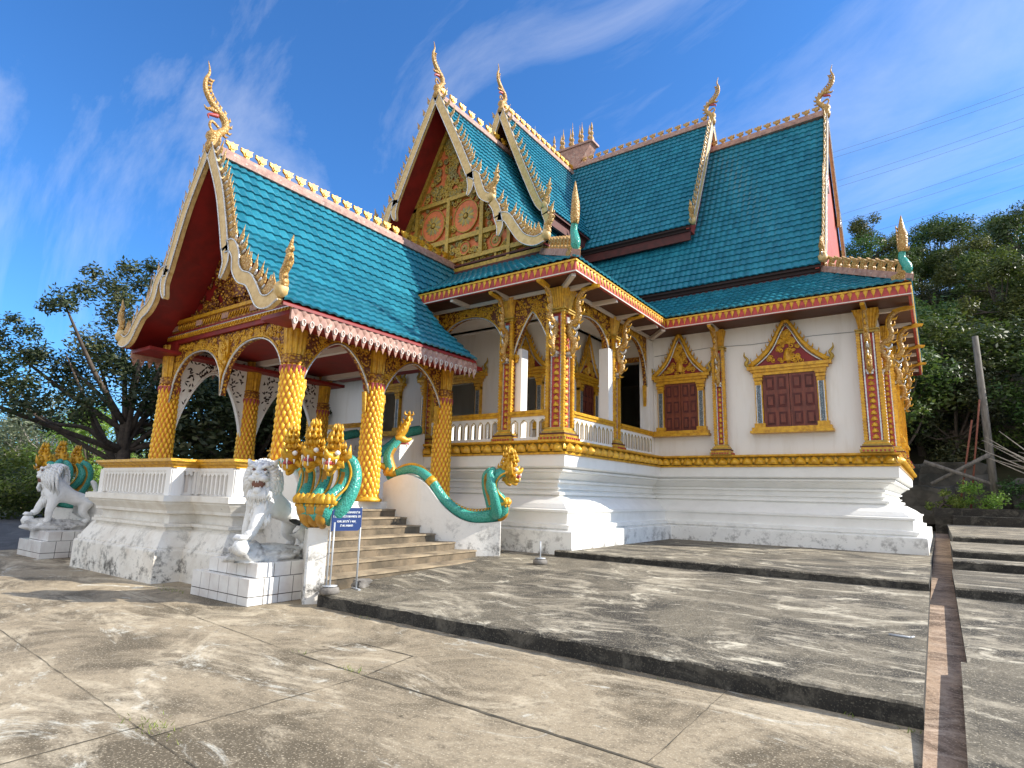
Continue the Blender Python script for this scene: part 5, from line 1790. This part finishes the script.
    bm = bmesh.new(); bmesh.ops.create_icosphere(bm, subdivisions=4, radius=1)
    vs = []
    for v in bm.verts:
        c = v.co
        n1 = mnoise.noise(c*2.3+Vector((px, 0, 0)))*.30+mnoise.noise(c*6)*.12
        s_ = 1+n1
        z = c.z*.17*s_+.02
        if c.y < -.3: z *= 1.35
        vs.append(W((c.x*.32*s_, c.y*.62*s_, max(-.005, z+.03))))
    b.add(vs, [tuple(v.index for v in f.verts) for f in bm.faces], 0, True); bm.free()
    b.build('rock_base', 'rock', root)
lion(-8.32, 5.47, .56, 1, 'white roaring stone lion with its head turned to the camera, beside the naga pillar')
lion(2*AX+8.32, 5.47, .56, -1, 'far left white stone lion seen from behind its mane, near the asphalt')
def pedestal(x0, x1, y0, y1, label):
    root = empty('lion_pedestal', ((x0+x1)/2, (y0+y1)/2, 0), label, 'pedestal', 'white tiled pedestals under the lions')
    def tier(a0, a1, b0, b1, z0, z1, name):
        b = MB()
        b.box(a0+.008, a1-.008, b0+.008, b1-.008, z0, z1-.006, 1)
        zr = [z0, z1] if z1-z0 < .3 else [z0, z0+.12, z1]
        random.seed(int(a0*10))
        for u0, u1, fn in ((a0, a1, lambda u, v, z, w_: b.box(u+.006, v-.006, b0, b0+.012, z+.006, w_-.006)), (b0, b1, lambda u, v, z, w_: b.box(a1-.012, a1, u+.006, v-.006, z+.006, w_-.006)), (b0, b1, lambda u, v, z, w_: b.box(a0, a0+.012, u+.006, v-.006, z+.006, w_-.006))):
            n = max(1, round((u1-u0)/.25))
            for i in range(n):
                for z, w_ in zip(zr, zr[1:]):
                    fn(u0+(u1-u0)*i/n, u0+(u1-u0)*(i+1)/n, z, w_)
        nx, ny = max(1, round((a1-a0)/.25)), max(1, round((b1-b0)/.25))
        for i in range(nx):
            for j in range(ny):
                b.box(a0+(a1-a0)*i/nx+.004, a0+(a1-a0)*(i+1)/nx-.004, b0+(b1-b0)*j/ny+.004, b0+(b1-b0)*(j+1)/ny-.004, z1-.012, z1)
        b.build(name, ['tile', 'grout'], root)
    tier(x0, x1, y0, y1, 0, .36, 'lower_tier')
    tier(x0+.22, x1-.03, y0+.12, y1, .362, .56, 'upper_tier')
pedestal(-9.38, -7.86, 4.92, 5.86, 'white tiled two-step pedestal under the roaring lion')
pedestal(2*AX+7.83, 2*AX+9.2, 4.92, 6.0, 'far left white tiled pedestal beside the asphalt')

# ------------------------------------------------------------------ sign, posts, stones
root = empty('sign_stand', (-7.15, 5.93, .19), 'blue Lao notice board on two pale metal legs below the stairs', 'sign')
b = MB()
ya, yb = 5.70, 6.15
U = Vector((.06, 1, 0)).normalized(); N = Vector((1, -.35, 0)).normalized()
N = Vector((.95, -.31, 0)).normalized(); U = Vector((.31, .95, 0)).normalized()
C0 = Vector((-7.15, 5.93, 0))
for s_ in (-1, 1):
    q = MB()
    q.tube([C0+U*.225*s_+Z3*.20, C0+U*.225*s_+Z3*1.37], .014, 7)
    q.obox(C0+U*.225*s_+Z3*.195, N*.13, U*.017, Z3*.012)
    q.build('leg', 'metalpole', root)
b = MB()
ch = .05
w_, h_ = .225, .165
b.extr([(-w_, -h_), (w_-ch, -h_), (w_, -h_+ch), (w_, h_), (-w_+ch, h_), (-w_, h_-ch)], C0+N*.022+Z3*1.19, U, Z3, N, .008, 0)
BD = b.build('board', 'bluesign', root)
b = MB()
G = {  # simple strokes for Lao letters, unit box
 'k': [[(0, 0), (0, .7), (.3, 1), (.6, .7), (.6, 0)], [(0, .5), (.25, .45)]],
 'n': [[(0, .8), (.15, 1), (.2, .7), (.2, .2), (.4, 0), (.6, .3), (.6, 1)]],
 'o': [[(.3, .45), (.1, .35), (.15, .05), (.5, 0), (.65, .5), (.5, .95), (.1, .9)]],
 'a': [[(0, .8), (.2, 1), (.4, .8), (.4, 0)]],
 'b': [[(0, .9), (.15, .95), (.15, .1), (.6, .1), (.6, 1)]],
 'd': [[(.3, .4), (.1, .3), (.1, .7), (.4, 1), (.6, .6), (.6, 0)]],
 'e': [[(0, 1), (0, .15), (.15, 0), (.2, .2)]],
 's': [[(.05, .1), (.3, 0), (.4, .3), (.1, .5), (.1, .85), (.4, 1), (.6, .8), (.7, 1.15)]],
 'l': [[(.1, .3), (.3, .2), (.2, 0), (.0, .3), (.1, .8), (.4, 1), (.6, .6), (.6, 0)]],
 'i': [[(.0, 1.25), (.2, 1.4), (.4, 1.25), (.0, 1.25)]],
 'u': [[(.2, -.15), (.2, -.35)]]}
lines = [('kalunakeanondbnasan', .028, .085), ('eodkeibsoankbnlaeon', .03, .025), ('bodeokasniedlnu', .028, -.045), ('sabeodlkna', .028, -.105)]
for txt, sz, z in lines:
    tw = len(txt)*sz*.72
    for i, ch_ in enumerate(txt):
        for st in G[ch_]:
            pts = [C0+N*.033+U*(-tw/2+i*sz*.72+x*sz*.85)+Z3*(1.19+z+y*sz) for x, y in st]
            b.tube(pts, .0034, 4, 0, False)
b.build('lettering', 'signwhite', BD)
def stone(x, y, z, sx, sy, sz, m, name, label, seed):
    bm = bmesh.new(); bmesh.ops.create_icosphere(bm, subdivisions=3, radius=1)
    b = MB()
    vs = []
    for v in bm.verts:
        c = v.co
        k = 1+mnoise.noise(c*1.6+Vector((seed, 0, 0)))*.35
        q = Vector((math.copysign(min(abs(c.x)*1.25, .85), c.x), math.copysign(min(abs(c.y)*1.25, .85), c.y), math.copysign(min(abs(c.z)*1.3, .8), c.z)))*k
        vs.append((x+q.x*sx, y+q.y*sy, z+q.z*sz))
    b.add(vs, [tuple(v.index for v in f.verts) for f in bm.faces], 0, False); bm.free()
    o = b.build(name, m, None, (x, y, z))
    return tag(o, label, 'stone' if 'brick' not in name else 'brick')
stone(-7.16, 6.30, .25, .10, .13, .07, 'stone', 'stone_block', 'grey stone block by the right foot of the blue sign', 1)
stone(-7.12, 5.73, .235, .05, .07, .05, 'brick', 'brick_piece', 'broken red brick holding the left foot of the sign', 2)
def post(x, y, z, h, label, r=.013):
    root = empty('metal_post', (x, y, z), label, 'post', 'thin metal posts set in round concrete feet')
    b = MB(); b.lathe([(.13, 0), (.14, .03), (.13, .08), (.06, .10), (.0, .10)], (x, y, z), 14)
    b.build('concrete_foot', 'stone', root)
    b = MB(); b.tube([(x, y, z+.09), (x, y, z+h)], r, 7)
    b.lathe([(.10, .10), (.105, .112), (.0, .115)], (x, y, z), 14)
    b.build('pole', 'metalpole', root)
post(-7.12, 5.45+.25, .17, .98, 'thin pale post in a concrete foot between the white pillar and the sign')
post(-6.25, 9.85, PZ(9.85), .42, 'short pale post standing alone near the verandah base corner')
# rope from the post to the sign
b = MB(); b.tube([(-7.3, 5.55, .62), (-7.2, 5.62, .66), (-7.16, 5.72, .74), (-7.14, 5.74, .75)], .004, 4)
tag(b.build('rope', 'wire'), 'thin rope tied between the white pillar and the sign leg', 'rope')
# small bottle in the drain side and dish under the naga: metal hook on the platform edge
b = MB(); b.tube([(-.55, 7.75, .262), (-.36, 7.72, .262)], .012, 6); b.tube([(-.36, 7.72, .262), (-.33, 7.80, .262)], .010, 6)
tag(b.build('metal_pipe', 'metalpole'), 'short metal pipe lying on the platform edge by the drain', 'pipe')

# ------------------------------------------------------------------ vegetation
def leaves(mb, blobs, n, size, seed, flat=.0):
    random.seed(seed)
    vol = [b_[1]**2 for b_ in blobs]
    tot = sum(vol)
    for (c, r), v in zip(blobs, vol):
        k = int(n*v/tot)
        c = Vector(c)
        tone = random.random()
        for _ in range(k):
            d = Vector((random.gauss(0, 1), random.gauss(0, 1), random.gauss(0, 1)*.75))
            if d.length < 1e-3: continue
            d.normalize()
            q = c+d*r*(random.random()**.35)*random.uniform(.75, 1.12)
            s_ = size*random.uniform(.6, 1.4)
            a = Vector((random.gauss(0, 1), random.gauss(0, 1), random.gauss(0, .6))).normalized()
            u = (a.cross(d+Vector((.01, .02, .5)))).normalized()*s_*.42
            a = a*s_
            t = max(0, min(1, tone*.45+random.random()*.55))
            mb.add([q-a*.5, q-u*.5, q+a*.5, q+u*.5], [(0, 1, 2, 3)], 0, False, [t]*4)
def limbs(mb, base, top, r, seed, blobs):
    random.seed(seed)
    b0, tp = Vector(base), Vector(top)
    mid = (b0+tp)/2+Vector((random.uniform(-.3, .3), random.uniform(-.3, .3), 0))
    mb.tube(catmull([b0, mid, tp], 4), rl([r*1.25, r, r*.7], 9), 9)
    for c, rr in blobs:
        c = Vector(c)
        st = lerp(mid, tp, random.uniform(.2, 1))
        m_ = (st+c)/2+Vector((random.uniform(-.2, .2), random.uniform(-.2, .2), random.uniform(-.4, .1)))*rr
        mb.tube(catmull([st, m_, c], 3), rl([r*.45, r*.3, r*.08], 7), 6)
def tree(name, base, H, R, nb, nl, ls, seed, leafm, label, trunk=.3, clear=.35, barkm='bark', group=None, blob=None, link=True, squash=1.0):
    random.seed(seed)
    x, y, z = base
    blobs = []
    for k in range(nb):
        t = (k+.5)/nb
        a = k*2.4+random.uniform(-.5, .5)
        hh = clear+(1-clear)*(.15+.85*random.random())
        prof = math.sin(math.pi*min(1, max(.08, (hh-clear)/(1-clear)*.85+.12)))**.6
        rr = R*prof*math.sqrt(random.uniform(.05, 1))
        br = (blob or R*.34)*random.uniform(.6, 1.25)
        blobs.append(((x+rr*math.cos(a), y+rr*math.sin(a), z+H*hh*squash-br*.3), br))
    root = empty(name, base, label, 'tree' if 'bush' not in name else 'bush', group)
    b = MB(); limbs(b, (x, y, z-.3), (x, y, z+H*(clear+.35)), trunk, seed, blobs)
    b.build('trunk', barkm, root)
    b = MB(); leaves(b, blobs, nl, ls, seed)
    b.build('crown', leafm, root)
    return root
def dup(root, loc, rz, sc, label):
    r = root.copy(); COL.objects.link(r)
    r.location = loc; r.rotation_euler = (0, 0, rz); r.scale = sc
    r['label'] = label
    for ch_ in list(root.children):
        c = ch_.copy(); COL.objects.link(c); c.parent = r
    return r
# big tree at left
random.seed(2)
def atd(px, d, z=0):   # plan point on the camera ray through column px at plan distance d
    v = fw+r2*((px-512)/FPX)+u2*((384-480)/FPX)
    v2 = Vector((v.x, v.y)).normalized()*d
    return (v2.x, v2.y, z)
BT = atd(112, 30)
tr_ = empty('broadleaf_tree', BT, 'tall dark broadleaf tree standing left of the porch', 'tree')
def rel(dx, dz, dd=0):   # offset along picture right, height, depth
    v = Vector((BT[0], BT[1], 0)).normalized()
    rgt = Vector((v.y, -v.x, 0))
    q = Vector(BT)+rgt*dx+v*dd
    return (q.x, q.y, dz)
blobs = []
spec = [(-1.0, 10.6, .9), (-2.0, 10.0, .7), (0.2, 10.5, .8), (1.0, 9.6, .9), (-.6, 9.2, 1.1), (-2.4, 8.5, .7), (1.9, 10.7, .5), (2.7, 9.6, .9), (3.1, 10.6, .5), (1.3, 8.2, 1.2), (-1.4, 7.6, 1.1), (-3.8, 8.0, .6), (-4.6, 7.4, .7),
        (-5.3, 6.8, .6), (-3.4, 7.0, .9), (-5.0, 6.0, 1.0), (-3.6, 5.6, 1.1), (-2.0, 6.2, 1.1), (-.3, 6.6, 1.3), (1.4, 6.8, 1.2), (3.0, 7.6, 1.2), (4.2, 8.4, .9), (4.2, 6.6, 1.3), (2.6, 5.6, 1.3), (.8, 5.4, 1.2), (-1.2, 4.8, 1.1),
        (-3.0, 4.6, 1.0), (-6.2, 5.0, .7), (-6.8, 4.2, .6), (5.6, 7.2, 1.2), (5.6, 5.4, 1.3), (4.0, 4.8, 1.2), (6.8, 6.4, 1.2), (7.0, 4.6, 1.3), (-4.6, 4.8, .6), (2.0, 4.3, .9), (5.4, 3.8, 1.0)]
for dx, dz, r in spec:
    blobs.append((rel(dx, dz, random.uniform(-2.2, 2.2)), r*.95))
    blobs.append((rel(dx+random.uniform(-.6, .6), dz+random.uniform(-.5, .5), random.uniform(-3, 3)), r*.6))
b = MB(); limbs(b, rel(0, -.3), rel(.2, 4.2), .30, 5, blobs[::5])
for e in ((-2.2, 6.8), (1.8, 7.2), (3.6, 6.0), (-3.4, 5.0), (.4, 8.8)):
    b.tube(catmull([rel(0, 2.6), rel(e[0]*.3, 3.8), rel(e[0]*.7, e[1]*.8), rel(*e)], 4), rl([.14, .10, .06, .02], 13), 8)
b.build('trunk', 'bark', tr_)
b = MB(); leaves(b, blobs, 38000, .19, 6)
b.build('crown', 'leafdark', tr_)
# dark trees seen behind the porch
tree('dark_tree', atd(205, 34), 8.5, 4.5, 26, 11000, .30, 12, 'leafdark', 'dark tree filling the left porch arch', .3, .12)
tree('dark_tree', atd(255, 31), 8.0, 4.5, 26, 11000, .30, 13, 'leafdark', 'dark tree showing behind the roaring lion through the porch', .3, .1)
tree('leafy_bush', atd(20, 40), 3.8, 3.4, 16, 7000, .20, 15, 'leafbright', 'bright green bush at the far left edge beyond the asphalt', .1, .05, squash=.8)
tree('leafy_bush', atd(52, 36), 2.8, 2.4, 14, 5000, .18, 16, 'leafbright', 'small green bush beyond the asphalt behind the far lion', .1, .05)
tree('leafy_bush', atd(-12, 36), 3.0, 2.8, 14, 5000, .18, 46, 'leafhill', 'deep green bush cut by the left picture edge', .1, .05)
tree('leafy_tree', atd(85, 45), 6.2, 3.0, 18, 7000, .22, 17, 'leafbright', 'yellow-green tree behind the trunk of the tall tree', .15, .15)
tree('pale_tree', atd(40, 60), 8.5, 4.2, 24, 7000, .24, 18, 'leafpale', 'pale thin-leaved tree with bare whitish branches at far left', .2, .15, 'palebark')
tree('pale_tree', atd(5, 66), 8.0, 4.5, 24, 7000, .24, 19, 'leafpale', 'pale grey-green tree at the left picture edge', .2, .15, 'palebark')
tree('leafy_tree', atd(135, 55), 6.0, 4.0, 20, 7000, .26, 20, 'leafhill', 'mid green tree behind the porch parapet', .2, .1)
tree('leafy_tree', atd(0, 85), 8.0, 6.0, 22, 6000, .34, 47, 'leafhill', 'distant green tree low on the left horizon', .2, .1)
tree('leafy_tree', atd(70, 80), 9.0, 7.0, 24, 7000, .34, 48, 'leafhill', 'distant green tree closing the gap behind the far lion', .2, .1)
tree('red_leaf_bush', atd(215, 24), 1.9, 1.6, 10, 2200, .16, 21, 'leafhill', 'low bush with reddish leaves behind the porch parapet', .1, .05)
# hill
def hz(x, y):
    t = max(0, y-33)
    base = min(t*.53, 27+t*.02)
    side = 1/(1+math.exp(-(x+22+(y-60)*.12)/6))
    k = mnoise.noise(Vector((x*.05, y*.05, 0)))*2
    return .6+base*side*(1+.0)+k*min(1, t/20)*side
b = MB()
nx, ny = 60, 40
vs = [(-70+i*4, 33+j*3.2, hz(-70+i*4, 33+j*3.2)-(.8 if j == 0 else 0)) for j in range(ny) for i in range(nx)]
b.add(vs, [(j*nx+i, j*nx+i+1, (j+1)*nx+i+1, (j+1)*nx+i) for j in range(ny-1) for i in range(nx-1)], 0, True)
struct(b.build('hillside', 'earth'))
protos = [tree('forest_tree', (400+30*k, 400, 0), h, r, nb, nl, ls, 50+k, lm, 'x', .16, cl, group='trees on the hillside')
          for k, (h, r, nb, nl, ls, lm, cl) in enumerate(((8.5, 3.4, 22, 8500, .25, 'leafhill', .1), (7.5, 3.0, 20, 7500, .23, 'leafhill', .1), (9.5, 2.8, 18, 7000, .24, 'leafmid', .3), (6.5, 3.2, 20, 7500, .22, 'leafdark', .05)))]
random.seed(77)
kinds = ['broad mid green tree', 'rounded green tree', 'taller yellow-green tree', 'low dark green tree']
placed = []
cnt = 0
for row, (yy, stp) in enumerate(((37.5, 3.6), (41, 4.0), (45, 4.4), (49, 4.8), (54.5, 5.2), (61, 5.6), (68, 5.0), (75, 4.6), (80, 4.6), (85, 5))):
    x = -9-row*.7
    while x < yy*.45+6:
        k = random.choices((0, 1, 2, 3), (4, 4, 2, 2 if row > 2 else 5))[0]
        px_, py_ = x+random.uniform(-1, 1), yy+random.uniform(-1.4, 1.4)
        s_ = random.uniform(.75, 1.2)
        placed.append((px_, py_, k, s_, row))
        x += stp*random.uniform(.8, 1.2)
where = ['at the foot of the hill', 'on the second line up the hill', 'low on the hill', 'on the lower hill slope', 'half way up the hill', 'above the middle of the hill', 'high on the hill', 'near the hill crest', 'on the hill crest', 'behind the hill crest']
for i, (x, y, k, s_, row) in enumerate(placed):
    lr = 'beside the temple eave' if x/y < .0 else ('towards the picture edge' if x/y > .12 else 'near the wooden pole')
    lab = f'{kinds[k]} {where[row]}, {lr}'
    loc = (x, y, hz(x, y)-.4)
    sc = (s_*random.uniform(.9, 1.15), s_*random.uniform(.9, 1.15), s_*random.uniform(.85, 1.15))
    dup(protos[k], loc, random.uniform(0, 6.28), sc, lab)
for pr in protos:
    for ch_ in list(pr.children): bpy.data.objects.remove(ch_)
    bpy.data.objects.remove(pr)
# undergrowth, rocks and poles at the foot of the hill
tree('leafy_bush', (1.4, 31.6, 1.5), 1.1, 1.0, 8, 1500, .12, 30, 'leafbright', 'low bright green bush right of the wooden pole foot', .05, .05)
tree('leafy_bush', (.3, 32.2, 1.5), .9, .8, 8, 1200, .11, 31, 'leafbright', 'low green bush left of the wooden pole foot', .05, .05)
tree('leafy_bush', (3.4, 32.6, 1.5), 1.4, 1.3, 8, 1800, .13, 32, 'leafhill', 'green bush at the right picture edge below the hill', .05, .05)
for i, (x, y, z, a, c_, d) in enumerate(((-.6, 34.0, 1.6, 1.3, .9, 1.1), (1.8, 34.6, 1.7, 1.6, 1.0, 1.0), (3.9, 34.4, 1.7, 1.5, 1.0, 1.3), (.6, 35.6, 2.8, 1.7, 1.0, 1.0))):
    o = stone(x, y, z, a, c_, d, 'cliff', 'boulder', ['dark boulder beside the temple base at the hill foot', 'dark boulder behind the wooden pole', 'dark boulder at the right edge of the hill foot', 'upper dark boulder above the others on the bank'][i], 10+i)
b = MB(); b.tube([(2.0, 33.2, 1.4), (1.99, 33.2, 5.6), (1.97, 33.2, 9.2)], [.16, .145, .12], 9)
tag(b.build('wooden_pole', 'oldwood'), 'tall grey leaning wooden pole below the forested hill', 'pole')
for i, (x0, x1, z1) in enumerate(((.7, 1.5, 5.4), (1.1, 1.85, 6.3))):
    b = MB(); b.tube([(x0, 33.3, 1.4), (x1, 33.0, z1)], .04, 6)
    tag(b.build('prop_stick', 'brick'), ['reddish prop stick left of the pole, the lower one', 'reddish prop stick touching the wooden pole, the higher one'][i], 'stick')
for i, (p0, p1) in enumerate((((-.4, 33.0, 3.6), (2.4, 33.2, 2.4)), ((-.2, 33.3, 2.6), (2.0, 33.0, 3.9)))):
    b = MB(); b.tube([p0, p1], .09, 6)
    tag(b.build('fallen_log', 'oldwood'), ['fallen log sloping down to the right on the dark bank', 'fallen log sloping up to the right on the dark bank'][i], 'log')
b = MB()
random.seed(8)
o = Vector((4.6, 30.5, 1.5))
for k in range(16):
    a = random.uniform(2.2, 4.0)
    L = random.uniform(1.5, 3.4)
    q = o+Vector((math.cos(a)*L, random.uniform(-.5, .5), random.uniform(1.6, 3.4)))
    b.tube(catmull([o+Z3*.5, (o+q)/2+Z3*random.uniform(.2, .8), q], 3), rl([.05, .03, .008], 7), 5)
tag(b.build('bare_branches', 'palebark'), 'bare pale branches reaching in from the right edge', 'branches')

# power lines high above the hill
for i, (a, c) in enumerate((((-60, 119, 66), (40, 119, 71.5)), ((-60, 119, 65), (40, 119, 70.2)), ((-60, 119.5, 59), (40, 119, 66.7)), ((-60, 119.5, 58), (40, 119, 65.2)), ((-60, 119.7, 51), (40, 119, 61)), ((-60, 119.8, 49.6), (40, 119, 59.4)), ((-60, 119.8, 46.0), (40, 119, 55.8)))):
    a, c = Vector(a), Vector(c)
    pts = [lerp(a, c, t/20)-Z3*2.6*(1-(2*t/20-1)**2)+Z3*1.5 for t in range(21)]
    b = MB(); b.tube(pts, .024, 4)
    tag(b.build('power_line', 'wire'), ['topmost', 'second', 'third', 'fourth', 'fifth', 'sixth', 'lowest'][i]+' of the thin power lines crossing the sky at right', 'cable', 'power lines over the hill')

# remove the finial prototypes
for pr in PROTO: bpy.data.objects.remove(pr)
for o in bpy.data.objects:
    if '_w' in o: del o['_w']
    if o.type == 'MESH' and o.name.split('.')[0] in ('body', 'ridge_finial', 'podium', 'base', 'stair_wall', 'porch_column', 'neck'):
        pass
S.cycles.max_bounces = 6
